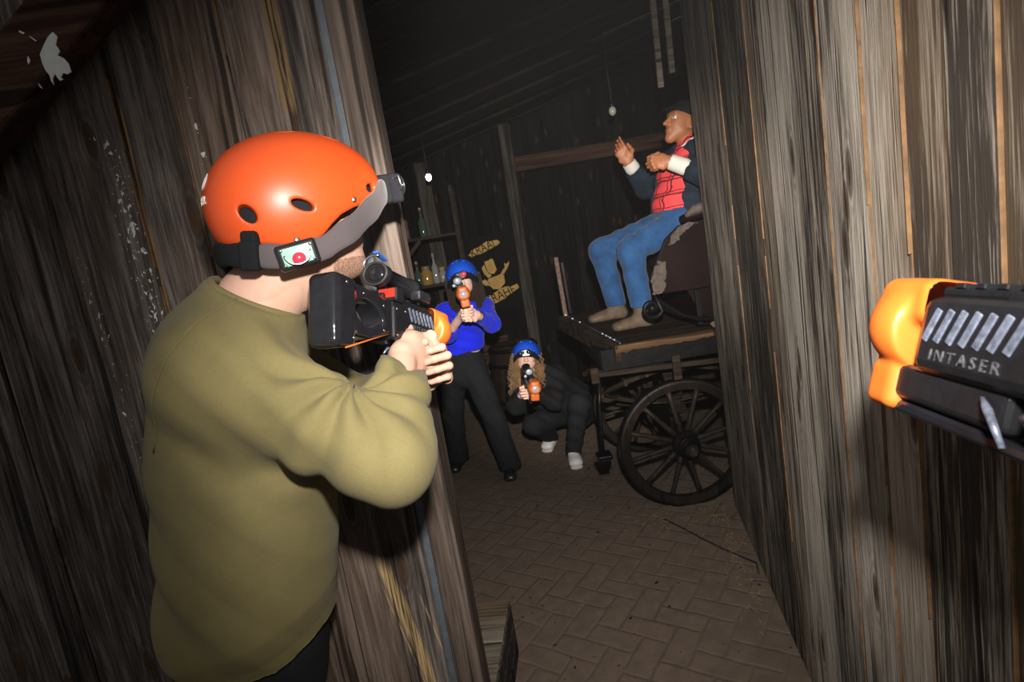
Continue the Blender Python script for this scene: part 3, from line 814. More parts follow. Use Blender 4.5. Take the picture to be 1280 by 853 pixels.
# ------------------------------------------------------------------ the toy laser gun; origin at the butt, +y to the muzzle, +z up
def make_gun(label, group=None, loc=(0, 0, 0), M=np.eye(3), scope=True, grip_y=0.0):
    root = empty('laser_gun', loc, Matrix([[float(M[i][j])*(1, 1, .86)[j] for j in range(3)] for i in range(3)]))
    tag(root, label, 'toy gun', group)
    def S2(S, name, mat, sm=1):
        P, F = S.mesh(sm); me_o = pf_mesh(name, [(P, F)], [mat]); me_o.parent = root; return me_o
    r = .003
    S = Sdf((-.05, -.03, -.14), (.05, .25, .10), r)          # thumbhole stock
    P = [(0, -.105), (0, .045), (.10, .030), (.20, .030), (.20, -.045), (.10, -.075)]
    S.box((0, .030, -.030), (.031, .032, .078), .014)
    S.box((0, .10, -.018), (.0265, .10, .058), .010, None, .01)
    S.cut((0, .0, .050), (0, .12, 1.0)); S.cut((0, .03, -.108), (0, .38, -1.0), .004)
    S.ell((0, .112, -.022), (.06, .050, .033), rodr((1, 0, 0), -.25), .008, 'sub')
    S2(S, 'stock', m_blackgloss)
    mb = MB(); mb.tube([(0.0, .052+.0*k, 0) for k in range(2)] if False else [(.0275, .03, -.108), (.0265, .19, -.048)], .0016, 6); mb.build('orange_trim_line', m_gunorange, root)
    mb = MB()
    mb.box((0, .285, .0), (.062, .20, .082), None, .014, 3)      # receiver / barrel housing
    mb.box((0, .235, .038), (.040, .13, .022), None, .006, 2)
    mb.box((0, .215, -.020), (.066, .05, .085), None, .006, 2)
    mb.build('receiver', m_black, root)
    mb = MB(); mb.box((0, .345, -.056), (.044, .16, .040), None, .008, 3); mb.build('lower_rail_housing', m_black, root)
    mb = MB(); mb.box((0, .345, -.085), (.036, .215, .014), None, .004, 2); mb.box((0, .43, -.082), (.020, .03, .012), None, .003, 2); mb.build('accessory_rail', m_blackgloss, root)
    mb = MB(); mb.box((0, .30, .046), (.030, .17, .012), None, .004, 2)
    for k in range(6): mb.box((0, .235+.025*k, .053), (.032, .012, .006), None, .001, 1)
    mb.build('top_rail', m_black, root)
    S = Sdf((-.06, .38, -.12), (.06, .50, .09), .0026)       # orange collar
    S.ell((0, .425, .004), (.0445, .054, .052), None, 0); S.cut((0, .468, 0), (0, 1, 0), .012); S.cut((0, .402, 0), (0, -1, 0), .004)
    S.box((0, .420, .034), (.030, .046, .026), .016, None, .010)
    S.box((0, .432, -.064), (.028, .024, .028), .012, None, .008)
    S.cone((0, .475, .004), (0, .52, .004), .0265, None, 0, 'sub')
    S2(S, 'muzzle_collar', m_gunorange)
    mb = MB(); mb.sphere((0, .456, .004), .0245, 14, (1, .55, 1)); mb.build('muzzle_lens', m_lens, root, True)
    for sx in (-1, 1):                                       # slanted vent slots, bright inside
        for k in range(7):
            mb = MB(); mb.box((sx*.0312, .360-.0165*k, .010), (.0022, .0085, .036), (math.radians(22), 0, 0), .001, 1); mb.build('vent_slot', m_slot, root)
        tx = Matrix.Translation((sx*.0316, .312, -.020)) @ Matrix.Rotation(math.pi/2*sx, 4, 'Z') @ Matrix.Rotation(math.pi/2, 4, 'X')
        text_mesh('raised_lettering', 'INTASER', .016, m_graytext, root, tx, .0005, 1.5)
        for (y, z) in ((.20, .012), (.20, -.052), (.235, -.052), (.235, .012), (.03, .03), (.09, .022), (.16, .010), (.16, -.048), (.05, -.085)):
            mb = MB(); mb.sphere((sx*(.0335 if y > .19 else (.0315 if y < .06 else .0265)), y, z), .0032, 8, (.5, 1, 1)); mb.build('screw', m_metal, root, True)
    mb = MB(); mb.tube([(-.0245, .290, -.048), (-.029, .275, -.056), (-.031, .250, -.082)], [.002, .0035, .0022], 8); mb.build('side_lever', m_slot, root, True)
    # scope
    if scope: gun_scope(root)
    # pistol grip and trigger guard
    S = Sdf((-.04, .19+grip_y, -.22), (.04, .34+grip_y, -.02), .003)
    S.slab((0, .285+grip_y, -.05), (0, .262+grip_y, -.165), (1, 0, 0), .0165, .021, .0155, .020, .01); S.cut((0, .26, -.168), (0, -.1, -1), .005)
    S2(S, 'grip', m_rubber)
    mb = MB(); mb.tube([(0, .30+grip_y, -.05), (0, .330+grip_y, -.078), (0, .335+grip_y, -.082)], .003, 8); mb.build('trigger', m_black, root)
    return root
def gun_scope(root):
    mb = MB(); mb.tube([(.012, .155, .088), (.012, .175, .088), (.012, .18, .088), (.012, .275, .088), (.012, .28, .088), (.012, .30, .088)], [.028, .028, .023, .023, .026, .028], 24)
    mb.box((0, .225, .060), (.026, .06, .03), None, .004, 2); sc_o = mb.build('scope', m_black, root, False)
    mb = MB(); mb.tube([(.012+.0265*math.cos(a), .153, .088+.0265*math.sin(a)) for a in [2*math.pi*k/28 for k in range(28)]], .0032, 8, closed=True); mb.build('eyepiece_ring', m_rubber, sc_o)
    mb = MB(); mb.sphere((.012, .157, .088), .019, 12, (1, .35, 1)); mb.build('eyepiece_lens', m_blackgloss, sc_o, True)
    mb = MB(); mb.sphere((.012, .300, .088), .022, 12, (1, .35, 1)); mb.build('scope_lens', m_lens, sc_o, True)
    mb = MB(); mb.box((.040, .29, .062), (.026, .05, .026), None, .005, 2); mb.tube([(.040, .312, .062), (.040, .322, .062)], .012, 16); mb.build('side_light', m_black, root)
    mb = MB(); mb.sphere((.040, .322, .062), .0105, 10, (1, .5, 1)); mb.build('side_light_lens', m_lens, root, True)
    mb = MB(); mb.box((.020, .195, .044), (.050, .03, .034), None, .004, 2); mb.build('display_housing', m_black, root)
    mb = MB(); mb.box((.022, .1792, .046), (.036, .0015, .021), None, .0004, 1); mb.build('red_display', m_reddisp, root)
# ================================================================== foreground man in the olive sweatshirt
man = empty('person', (-.68, 1.2, 0))
tag(man, 'man in an olive sweatshirt and orange helmet aiming a black gun in the foreground', 'person')
S_ = V(.42, -.90, 0); S_ /= np.linalg.norm(S_)             # his right
FW = V(.905, .42, 0)
PEL, WST, CHE, SHO = V(-.655, 1.17, .88), V(-.622, 1.17, 1.08), V(-.580, 1.17, 1.30), V(-.565, 1.155, 1.470)
NB, HC = V(-.492, 1.13, 1.580), V(-.358, 1.150, 1.722)
RS, RE, RW = V(-.525, 1.015, 1.475), V(-.245, .955, 1.285), V(-.228, 1.16, 1.428)
LS, LE, LW = V(-.605, 1.325, 1.465), V(-.40, 1.385, 1.27), V(-.235, 1.275, 1.365)
HFm = frame((.82, .57, .03), (-.03, -.06, 1))
RHIP, LHIP = PEL+S_*.095+V(0, 0, -.02), PEL-S_*.095+V(0, 0, -.02)
RK, RA = V(-.615, 1.055, .50), V(-.66, 1.05, .09); LK, LA = V(-.70, 1.30, .49), V(-.74, 1.30, .09)
S = Sdf((-1.0, .8, 0), (-.1, 1.5, 2.0), .006)
S.slab(PEL, WST, S_, .155, .115, .150, .105, .05); S.slab(WST, CHE, S_, .150, .105, .165, .115, .05); S.slab(CHE, SHO, S_, .165, .115, .12, .08, .05)
S.cone(SHO, NB, .085, .064, .04); S.cone(NB+V(.0, 0, -.02), HC+HFm@V(0, -.02, -.05), .070, .066, .03)
for a, b, c_ in ((RS, RE, RW), (LS, LE, LW)):
    S.cone(SHO, a, .075, .068, .04); S.cone(a, b, .058, .045, .03); S.cone(b, c_, .043, .029, .02)
for h_, k_, a_ in ((RHIP, RK, RA), (LHIP, LK, LA)):
    S.cone(h_, k_, .092, .062, .04); S.cone(k_, a_, .058, .040, .03); S.cone(a_, a_+V(.15, .06, -.05), .038, .03, .02)
body = S.mesh(1)
S = Sdf(HC-.17, HC+.17, .003)
head_sdf(S, HC, HFm, 1.02)
S.cone(HC+HFm@V(0, -.02, -.05), NB, .068, .074, .03); S.cone(HC+HFm@V(0, .03, -.08), NB+V(.03, .02, 0), .04, .045, .04)
headm = S.mesh(1)
RY, RX = V(.62, .78, -.10), V(.05, .05, 1.0); RZ = V(.80, -.60, .05)
rh, RM = hand_mesh(RW, RE, RY, RX, RZ, ((52, 72, 45), (58, 78, 45), (60, 78, 45), (62, 78, 45)), sc=1.05, thumb_dir=(.6, .75, -.55), thumb_curl=(.05, .8, -.6))
HCEN = RW+RM@V(0, .088, -.030)
LY = V(.88, -.35, .22)
lh, LM = hand_mesh(LW, LE, LY, V(.1, .1, 1.0), V(.35, .9, .05), (55, 75, 45), sc=1.05, thumb_dir=(.6, .75, -.5), thumb_curl=(.0, .8, -.6))
pk = face_pick(HC, HFm, 1.02, True)
pf_mesh('body', [body, headm, rh, lh], [m_skin, m_lip, m_eye, m_iris, m_stub], man, pk)
# sweatshirt
S = Sdf((-1.0, .75, .70), (-.1, 1.5, 1.72), .006)
hem = V(-.655, 1.17, .86)
S.slab(hem, PEL+V(0, 0, .06), S_, .200, .155, .212, .168, .06); S.slab(PEL+V(0, 0, .06), WST+V(0, 0, .05), S_, .212, .168, .205, .160, .08)
S.slab(WST+V(0, 0, .05), CHE, S_, .205, .160, .205, .168, .08); S.slab(CHE, SHO, S_, .205, .168, .150, .128, .08)
S.cone(CHE+V(-.0, -.05, .0), RS+V(-.03, .03, -.04), .135, .10, .07); S.cone(SHO, NB+V(.0, 0, .0), .125, .092, .06); S.cone(NB, NB+V(.03, 0, .04), .092, .084, .02)
for a, b, c_ in ((RS, RE, RW), (LS, LE, LW)):
    S.cone(SHO, a, .11, .092, .08); S.cone(a, b, .092, .080, .06)
    e = b+(c_-b)*.80; S.cone(b, e, .078, .054, .03); S.cone(e, b+(c_-b)*1.02, .050, .041, .012)
CN = V(.55, .02, .82); CN /= np.linalg.norm(CN)
S.cut(NB+CN*.020, CN)
S.cone(NB-CN*.05, NB+CN*.1, .080, .080, .0, 'sub')
for w_, e_ in ((RW, RE), (LW, LE)):
    d = (w_-e_)/np.linalg.norm(w_-e_); S.cone(w_-d*.02, w_+d*.08, .035, .035, .0, 'sub')
    S.cone(w_+d*.012, w_+d*.08, .055, .055, .0, 'sub')
S.cut(hem+V(0, 0, .008), V(.20, 0, -1))
P, F = S.mesh(1)
# cloth folds
an = np.cross(RS-RE, RW-RE); CK = RE+(RS-RE)/np.linalg.norm(RS-RE)*.085+(RW-RE)/np.linalg.norm(RW-RE)*.085
P = crook_folds(P, F, CK+V(.0, -.03, .0), an, RE-CK, .0075, 10, .115, 2)
P = folds(P, F, .0035, RE-RW, .055, RE*.5+RW*.5, .09, 1)
P = folds(P, F, .0030, V(.35, .1, .9), .085, RS*.5+RE*.5+V(0, 0, -.04), .10, 9)
P = folds(P, F, .004, V(.75, .1, .6), .12, V(-.55, 1.0, 1.10), .25, 3)
P = folds(P, F, .008, V(.75, 0, .65), .15, V(-.66, 1.02, .98), .20, 4)
P = folds(P, F, .004, V(.7, .2, .5), .07, V(-.42, 1.0, 1.43), .16, 5)
N = normals_of(P, F)
# rib hem gathers in
P = P-N*(np.clip((.950+.2*(P[:, 0]+.66)-P[:, 2])/.05, 0, 1)*.012)[:, None]
sw = pf_mesh('sweatshirt', [(P, F)], [m_olive], man)
def seam(pts, r, name='seam', mat=None, par=None):
    mb = MB(); mb.tube(pts, r, 8); o = mb.build(name, mat or m_seam, par or sw, True); setw(o, Matrix.Identity(4)); return o
def drape(p, d, off=.0):
    "first point of the sweatshirt hit from p along d"
    ok, loc, nrm, _ = sw.data_bvh.ray_cast(Vector(p), Vector(d)) if False else (None, None, None, None)
    return loc
def bvh_of(o):
    bm = bmesh.new(); bm.from_mesh(o.data); b = BVHTree.FromBMesh(bm); bm.free(); return b
bv = bvh_of(sw)
def near(p): return bv.find_nearest(Vector(p))[0]
# armhole seam: ring around the right shoulder
ax = RE-RS; ax /= np.linalg.norm(ax); c0 = RS-ax*.035
u = np.cross(ax, V(0, 0, 1)); u /= np.linalg.norm(u); v_ = np.cross(u, ax)
pts = []
for k in range(60):
    a = math.radians(-150+300*k/59); d = u*math.cos(a)+v_*math.sin(a)
    if d@V(.2, -1, .1) < 0 and True: pass
    h_ = bv.ray_cast(Vector(c0-u*.0), Vector(d))
    if h_[0] is not None and h_[3] < .19: pts.append(h_[0]+Vector(d)*.0008)
seam(pts, .0022)
# collar rib
u = np.cross(CN, V(0, 1, 0)); u /= np.linalg.norm(u); v_ = np.cross(CN, u)
mb = MB(); bmr = []
for k in range(48):
    a = 2*math.pi*k/48; bmr.append(NB+CN*.018+(u*math.cos(a)+v_*math.sin(a))*.084)
mb.tube(bmr, .0085, 10, closed=True); o = mb.build('collar_rib', m_seam, sw, True); setw(o, Matrix.Identity(4))
# trousers and shoes
S = Sdf((-1.0, .8, 0), (-.3, 1.5, 1.05), .007)
S.slab(PEL+V(.01, 0, .06), PEL+V(0, 0, -.03), S_, .172, .135, .185, .140, .04)
for h_, k_, a_ in ((RHIP, RK, RA), (LHIP, LK, LA)):
    S.cone(h_, k_, .108, .082, .04); S.cone(k_, a_, .080, .062, .03)
S.cut(RA+V(0, 0, -.05), V(0, 0, -1))
P, F = S.mesh(1); P = folds(P, F, .004, V(.2, 0, 1), .09, RK, .3, 6)
pf_mesh('trousers', [(P, F)], [m_blackdenim], man)
for a_, d in ((RA, V(.9, .25, 0)), (LA, V(.8, .5, 0))):
    S = Sdf(a_-V(.3, .3, .1), a_+V(.35, .35, .1), .006); shoe_sdf(S, V(a_[0], a_[1], 0)-d*.07, d, .29, .05, .09); pf_mesh('shoe', [S.mesh(1)], [m_shoe], man)
helmet(man, HC, HFm, m_orange, 1.0, .003, text=[('TER', .021, .02, .060), ('O', .042, -.02, .092)])
# his gun
GB = np.array(at(402, 368, 1.0)); GM = np.array(at(553, 420, 1.43))
gd = GM-GB; GL = np.linalg.norm(gd)
GMx = frame(gd, (0, 0, 1))
gun_man = make_gun('black laser gun with orange muzzle held up by the man in olive', 'laser guns', GB, GMx)

mb = MB(); mb.bar((.008, .20, .135), (.012, .155, .142), .012, .005, bev=.001); mb.build('blue_tab', M_plain('blue_tab', (.03, .10, .32), .5), gun_man)
mb = MB(); mb.tube([(.006+.024*math.cos(a), .16, .118+.018*math.sin(a)) for a in [math.pi*.35+math.pi*1.3*k/16 for k in range(17)]], .002, 8); mb.build('wire_loop', m_metal, gun_man)
# ================================================================== standing woman in the blue sweater
w1 = empty('person', (-.37, 4.15, 0))
tag(w1, 'standing woman in a blue sweater and blue helmet pointing a gun', 'person')
S_ = V(-1, -.03, 0)
HC = V(-.272, 4.02, 1.458); HM = frame((.04, -1, .0), (-.06, 0, 1))
NB, SHO, CHE, WST, PEL = V(-.295, 4.09, 1.325), V(-.300, 4.10, 1.265), V(-.325, 4.13, 1.16), V(-.350, 4.15, 1.01), V(-.395, 4.165, .85)
RS, RE, RW = V(-.450, 4.10, 1.255), V(-.425, 3.87, 1.125), V(-.290, 3.655, 1.262)
LS, LE, LW = V(-.155, 4.08, 1.250), V(-.115, 3.84, 1.150), V(-.195, 3.650, 1.245)
RH, RK, RA = V(-.475, 4.18, .80), V(-.545, 4.27, .44), V(-.575, 4.37, .08)
LH, LK, LA = V(-.315, 4.15, .80), V(-.225, 4.05, .44), V(-.165, 4.03, .08)
S = Sdf((-.75, 3.5, 0), (.1, 4.6, 1.4), .007)
S.slab(PEL, WST, S_, .13, .09, .11, .08, .05); S.slab(WST, CHE, S_, .11, .08, .13, .085, .05); S.slab(CHE, SHO, S_, .13, .085, .11, .06, .05)
S.cone(SHO, NB, .06, .045, .04)
for a, b, c_ in ((RS, RE, RW), (LS, LE, LW)):
    S.cone(SHO, a, .05, .045, .03); S.cone(a, b, .042, .034, .02); S.cone(b, c_, .034, .024, .02)
for h_, k_, a_ in ((RH, RK, RA), (LH, LK, LA)):
    S.cone(h_, k_, .075, .05, .04); S.cone(k_, a_, .047, .033, .02); S.cone(a_, a_+V(0, -.05, -.045), .03, .022, .02)
body = S.mesh(1)
S = Sdf(HC-.17, HC+.17, .0035); head_sdf(S, HC, HM, .93); S.cone(HC+HM@V(0, -.015, -.05), NB, .047, .05, .02); hd = S.mesh(1)
rh, RM = hand_mesh(RW, RE, V(.35, -1, .10), V(.1, 0, 1), V(-1, -.2, .1), (55, 78, 45), sc=.95, res=.003)
lh, LM = hand_mesh(LW, LE, V(-.55, -.85, .12), V(-.1, 0, 1), V(.6, -.8, .1), (55, 75, 45), sc=.95, res=.003)
pf_mesh('body', [body, hd, rh, lh], [m_skin_w, m_lip, m_eye, m_iris], w1, face_pick(HC, HM, .93))
S = Sdf((-.75, 3.5, .85), (.1, 4.6, 1.42), .006)
S.slab(V(-.365, 4.155, .95), WST+V(0, 0, .03), S_, .148, .115, .138, .11, .04); S.slab(WST+V(0, 0, .03), CHE, S_, .138, .11, .150, .112, .05); S.slab(CHE, SHO, S_, .150, .112, .125, .075, .04)
S.ell(CHE+V(-.06, -.085, .0), (.055, .05, .055), None, .05); S.ell(CHE+V(.065, -.085, .0), (.055, .05, .055), None, .05)
S.cone(SHO, NB, .075, .058, .04)
for a, b, c_, f_ in ((RS, RE, RW, .42), (LS, LE, LW, .90)):
    S.cone(SHO, a, .068, .064, .04); S.cone(a, b, .064, .056, .04); S.cone(b, b+(c_-b)*f_, .054, .044, .03)
S.cone(NB, NB+V(.02, -.06, .14), .05, .05, .0, 'sub'); S.cut(V(0, 0, .965), V(.05, 0, -1))
for b, c_, f_ in ((RE, RW, .42), (LE, LW, .90)):
    d = (c_-b)/np.linalg.norm(c_-b); q = b+(c_-b)*f_; S.cone(q, q+d*.06, .036, .036, 0, 'sub'); S.cone(q+d*.03, q+d*.12, .06, .06, 0, 'sub')
P, F = S.mesh(1); P = folds(P, F, .005, V(.3, .2, .9), .075, V(-.34, 4.05, 1.06), .16, 11); P = folds(P, F, .004, V(.2, .9, .5), .05, RE, .12, 12); P = folds(P, F, .004, V(.2, .9, .5), .05, LE, .12, 13)
pf_mesh('sweater', [(P, F)], [m_bluesw], w1)
S = Sdf((-.8, 3.8, 0), (.05, 4.6, 1.1), .007)
S.slab(PEL+V(.02, 0, .12), PEL, S_, .132, .10, .160, .118, .04); S.slab(PEL, PEL+V(0, 0, -.06), S_, .160, .118, .165, .115, .04)
for h_, k_, a_ in ((RH, RK, RA), (LH, LK, LA)):
    S.cone(h_, k_, .098, .082, .04); S.cone(k_, a_+V(0, 0, -.02), .080, .085, .03)
S.cut(V(0, 0, .045), V(0, 0, -1)); S.cut(V(0, 0, 1.0), V(.05, 0, 1))
P, F = S.mesh(1); P = folds(P, F, .005, V(.8, .2, .4), .09, V(-.4, 4.1, .45), .4, 14); pf_mesh('trousers', [(P, F)], [m_blackdenim], w1)
for a_, d in ((RA, V(-.25, -1, 0)), (LA, V(-.05, -1, 0))):
    S = Sdf(a_-V(.3, .3, .1), a_+V(.3, .3, .12), .005); shoe_sdf(S, V(a_[0], a_[1], 0)-d*.06, d, .25, .042, .09); pf_mesh('shoe', [S.mesh(1)], [m_shoe], w1)
S = Sdf(HC-.27, HC+.25, .005); L = lambda x, y, z: HC+HM@V(x, y, z)
S.ell(L(0, -.045, .03), (.100, .085, .11), HM, .03); S.slab(L(0, -.065, .02), L(0, -.06, -.155), HM[:, 0], .095, .045, .10, .05, .04)
for sx in (-1, 1):
    S.chain([L(sx*.078, .015, .05), L(sx*.090, .018, -.04), L(sx*.092, .03, -.12), L(sx*.078, .035, -.19)], [.028, .034, .036, .022], .03)
    S.cone(L(sx*.085, -.04, .0), L(sx*.095, -.03, -.17), .05, .035, .03)
S.ell(L(0, .07, -.03), (.058, .09, .11), HM, .015, 'sub')
P, F = S.mesh(1); P = folds(P, F, .004, HM[:, 0], .018, HC, 1, 15); pf_mesh('hair', [(P, F)], [m_brownhair], w1)
helmet(w1, HC+HM@V(0, 0, .005), HM, m_bluehelm, .90, .005, band_mat=m_velcro, front=True)
mb = MB(); d = (LW-LE)/np.linalg.norm(LW-LE); u_ = np.cross(d, V(0, 0, 1)); u_ /= np.linalg.norm(u_); v_ = np.cross(d, u_); q = LW-d*.035
mb.tube([q+(u_*math.cos(a)+v_*math.sin(a))*.033 for a in [2*math.pi*k/24 for k in range(24)]], .006, 8, closed=True)
o = mb.build('bracelet', m_rubber, w1, True); setw(o, Matrix.Identity(4))
g1a, g1b = V(-.298, 3.90, 1.425), V(-.242, 3.44, 1.398)
gun1 = make_gun('black laser gun with orange muzzle held by the standing woman in blue', 'laser guns', g1a, frame(g1b-g1a, (-.05, 0, 1)))

# ================================================================== crouching woman in black
w2 = empty('person', (.36, 4.3, 0))
tag(w2, 'crouching curly haired woman in black with white sneakers pointing a gun, beside the carriage', 'person')
HC = V(.082, 4.02, .842); HM = frame((-.04, -1, .22), (.12, 0, 1))
NB, SHO, CHE, WST, PEL = V(.115, 4.10, .715), V(.135, 4.13, .66), V(.20, 4.20, .56), V(.30, 4.30, .44), V(.42, 4.38, .34)
S_ = V(-1, .05, .0)
RS, RE, RW = V(-.01, 4.11, .635), V(-.045, 3.93, .53), V(.020, 3.83, .655)
LS, LE, LW = V(.275, 4.15, .64), V(.215, 3.93, .52), V(.092, 3.825, .640)
RH, RK, RA = V(.34, 4.40, .30), V(.055, 4.07, .33), V(.19, 4.46, .10)
LH, LK, LA = V(.47, 4.30, .33), V(.400, 3.94, .47), V(.315, 4.05, .10)
S = Sdf((-.25, 3.6, 0), (.75, 4.75, .85), .007)
S.slab(PEL, WST, S_, .14, .10, .12, .09, .05); S.slab(WST, CHE, S_, .12, .09, .13, .085, .05); S.slab(CHE, SHO, S_, .13, .085, .11, .06, .05); S.cone(SHO, NB, .06, .045, .04)
for a, b, c_ in ((RS, RE, RW), (LS, LE, LW)):
    S.cone(SHO, a, .05, .045, .03); S.cone(a, b, .042, .034, .02); S.cone(b, c_, .034, .024, .02)
for h_, k_, a_ in ((RH, RK, RA), (LH, LK, LA)):
    S.cone(h_, k_, .08, .052, .04); S.cone(k_, a_, .05, .035, .02)
S.cone(RA, RA+V(-.04, -.06, -.06), .03, .025, .02); S.cone(LA, LA+V(.0, -.06, -.05), .03, .022, .02)
body = S.mesh(1)
S = Sdf(HC-.17, HC+.17, .0035); head_sdf(S, HC, HM, .92); S.cone(HC+HM@V(0, -.015, -.05), NB, .047, .05, .02); hd = S.mesh(1)
rh, RM = hand_mesh(RW, RE, V(.30, -1, .15), V(.1, 0, 1), V(-1, -.2, .1), (55, 78, 45), sc=.95, res=.003)
lh, LM = hand_mesh(LW, LE, V(-.55, -.85, .12), V(-.1, 0, 1), V(.6, -.8, .1), (55, 75, 45), sc=.95, res=.003)
pf_mesh('body', [body, hd, rh, lh], [m_skin_w, m_lip, m_eye, m_iris], w2, face_pick(HC, HM, .92))
S = Sdf((-.25, 3.6, .1), (.8, 4.75, .85), .006)
S.slab(PEL+V(.02, .0, -.02), WST, S_, .20, .16, .18, .15, .06); S.slab(WST, CHE, S_, .18, .15, .18, .14, .06); S.slab(CHE, SHO, S_, .18, .14, .14, .10, .06); S.cone(SHO, NB, .09, .070, .05)
for a, b, c_ in ((RS, RE, RW), (LS, LE, LW)):
    S.cone(SHO, a, .085, .078, .05); S.cone(a, b, .076, .066, .04); S.cone(b, b+(c_-b)*.85, .066, .050, .03)
S.cone(NB, NB+V(-.02, -.06, .14), .055, .055, 0, 'sub')
for b, c_ in ((RE, RW), (LE, LW)):
    d = (c_-b)/np.linalg.norm(c_-b); q = b+(c_-b)*.88; S.cone(q, q+d*.06, .036, .036, 0, 'sub'); S.cone(q+d*.035, q+d*.12, .06, .06, 0, 'sub')
P, F = S.mesh(1); P = folds(P, F, .009, V(.5, .4, .7), .09, V(.25, 4.1, .5), .6, 21); pf_mesh('jacket', [(P, F)], [m_blackcloth], w2)
S = Sdf((-.2, 3.7, 0), (.8, 4.75, .75), .007)
S.slab(PEL+V(-.05, -.03, .08), PEL, S_, .15, .12, .17, .13, .05)
for h_, k_, a_ in ((RH, RK, RA), (LH, LK, LA)):
    S.cone(h_, k_, .105, .078, .05); S.cone(k_, a_+V(0, 0, -.02), .074, .058, .03)
S.cut(V(0, 0, .06), V(0, 0, -1))
P, F = S.mesh(1); P = folds(P, F, .005, V(.5, .3, .7), .08, V(.3, 4.0, .35), .4, 22); pf_mesh('trousers', [(P, F)], [m_blackdenim], w2)
def sneaker(a_, d, lift=0.0):
    d = V(*d); d /= np.linalg.norm(d); heel = V(a_[0], a_[1], lift)-d*.07
    S = Sdf(heel-V(.35, .35, .2), heel+V(.35, .35, .25), .0045); shoe_sdf(S, heel+V(0, 0, .018), d, .25, .044, .085)
    sh = pf_mesh('sneaker', [S.mesh(1)], [m_sneaker], w2)
    S = Sdf(heel-V(.35, .35, .2), heel+V(.35, .35, .25), .005); sd = np.cross(d, V(0, 0, 1)); sd /= np.linalg.norm(sd); up = np.cross(sd, d)
    S.slab(heel+d*.04+up*.016, heel+d*.21+up*.016, sd, .041, .022, .046, .022, .01); S.cut(heel+up*.001, -up, .004); S.cut(heel+up*.026, up, .004)
    so = pf_mesh('sole', [S.mesh(1)], [m_sole], None); so.parent = sh
    mb = MB()
    for k in range(4):
        q = heel+d*(.115+.022*k)+up*(.082-.011*k); mb.tube([q-sd*.024-up*.010, q-sd*.012+up*.002, q+sd*.012+up*.002, q+sd*.024-up*.010], .003, 6)
    lo = mb.build('laces', m_lace, None, True); lo.parent = sh
    for q in (so, lo): setw(q, Matrix.Identity(4))
sneaker(LA, (-.02, -1, 0)); sneaker(RA, (-.35, -.8, -.18), .035)
L = lambda x, y, z: HC+HM@V(x, y, z)
mb = MB(); rg = random.Random(5)
for k in range(110):
    sx = -1 if k % 3 == 0 else 1
    x0 = sx*rg.uniform(.055, .098); y0 = rg.uniform(-.08, .055); z0 = rg.uniform(-.02, .05)
    ln = rg.uniform(.12, .27) if sx > 0 else rg.uniform(.10, .22); rr = rg.uniform(.007, .013); ph = rg.uniform(0, 6.28); pts = []
    for j in range(22):
        q = j/21; an = ph+q*ln/.022*2*math.pi*.5
        pts.append(L(x0*(1+.45*q*(1-.3*q))+rr*math.cos(an), y0+.03*q+rr*math.sin(an), z0-ln*q))
    mb.tube(pts, [.0045*(1-.5*j/21) for j in range(22)], 5)
hr = mb.build('hair', m_curl, w2, True); setw(hr, Matrix.Identity(4))
S = Sdf(HC-.3, HC+.25, .006); S.ell(L(0, -.045, .03), (.098, .085, .105), HM, .03); S.slab(L(0, -.06, .0), L(.02, -.06, -.19), HM[:, 0], .095, .045, .11, .05, .04)
S.ell(L(0, .06, -.02), (.064, .09, .10), HM, .015, 'sub'); hh = pf_mesh('hair_underlayer', [S.mesh(1)], [m_curl], None); hh.parent = hr; setw(hh, Matrix.Identity(4))
helmet(w2, HC+HM@V(0, -.008, -.004), HM, m_bluehelm, .82, .005, band_mat=m_velcro)
g2a, g2b = V(.052, 3.93, .762), V(.092, 3.50, .742)
gun2 = make_gun('black laser gun with orange muzzle held low by the crouching woman', 'laser guns', g2a, frame(g2b-g2a, (.12, 0, 1)))

# ================================================================== gun poking in from the right, close by
d3 = np.array(FWD+RT*((725-640)/711)+UP*((426.5-345)/711)); d3 /= np.linalg.norm(d3)
v3 = FWD+RT*((1143-640)/711)+UP*((426.5-424)/711)
P3 = V(0, 0, CAM_Z)+np.array(v3)*.575
M3 = frame(d3, (.30, 0, 1)); O3 = P3-M3@V(0, .437, -.008)
gun3 = make_gun('close up black laser gun with orange collar entering at the right edge', 'laser guns', O3, M3, False, -.16)
# ================================================================== old carriage
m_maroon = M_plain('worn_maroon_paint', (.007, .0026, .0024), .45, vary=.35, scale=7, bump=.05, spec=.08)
m_peel = M_plain('peeling_cream_paint', (.075, .058, .048), .75, vary=.35, scale=40, bump=.2, spec=.08)
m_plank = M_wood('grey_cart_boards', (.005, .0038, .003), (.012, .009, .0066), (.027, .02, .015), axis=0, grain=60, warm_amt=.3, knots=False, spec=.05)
m_raw = M_wood('raw_split_edge', (.02, .012, .007), (.055, .035, .018), (.11, .075, .04), axis=0, grain=50, warm_amt=.3, knots=False)
m_iron = M_plain('dark_iron', (.010, .009, .009), .35, .6, vary=.4, scale=30, bump=.15, spec=.08)
m_rust = M_plain('rusty_iron', (.10, .065, .05), .6, .3, vary=.5, scale=60, bump=.2, spec=.08)
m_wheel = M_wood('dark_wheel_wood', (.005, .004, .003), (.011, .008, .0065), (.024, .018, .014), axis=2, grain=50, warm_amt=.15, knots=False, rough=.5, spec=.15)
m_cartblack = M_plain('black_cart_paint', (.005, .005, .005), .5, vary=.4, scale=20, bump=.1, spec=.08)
m_bar = M_wood('brown_bars', (.007, .005, .0035), (.018, .0125, .0085), (.032, .023, .016), axis=0, grain=50, warm_amt=.2, knots=False, spec=.06)
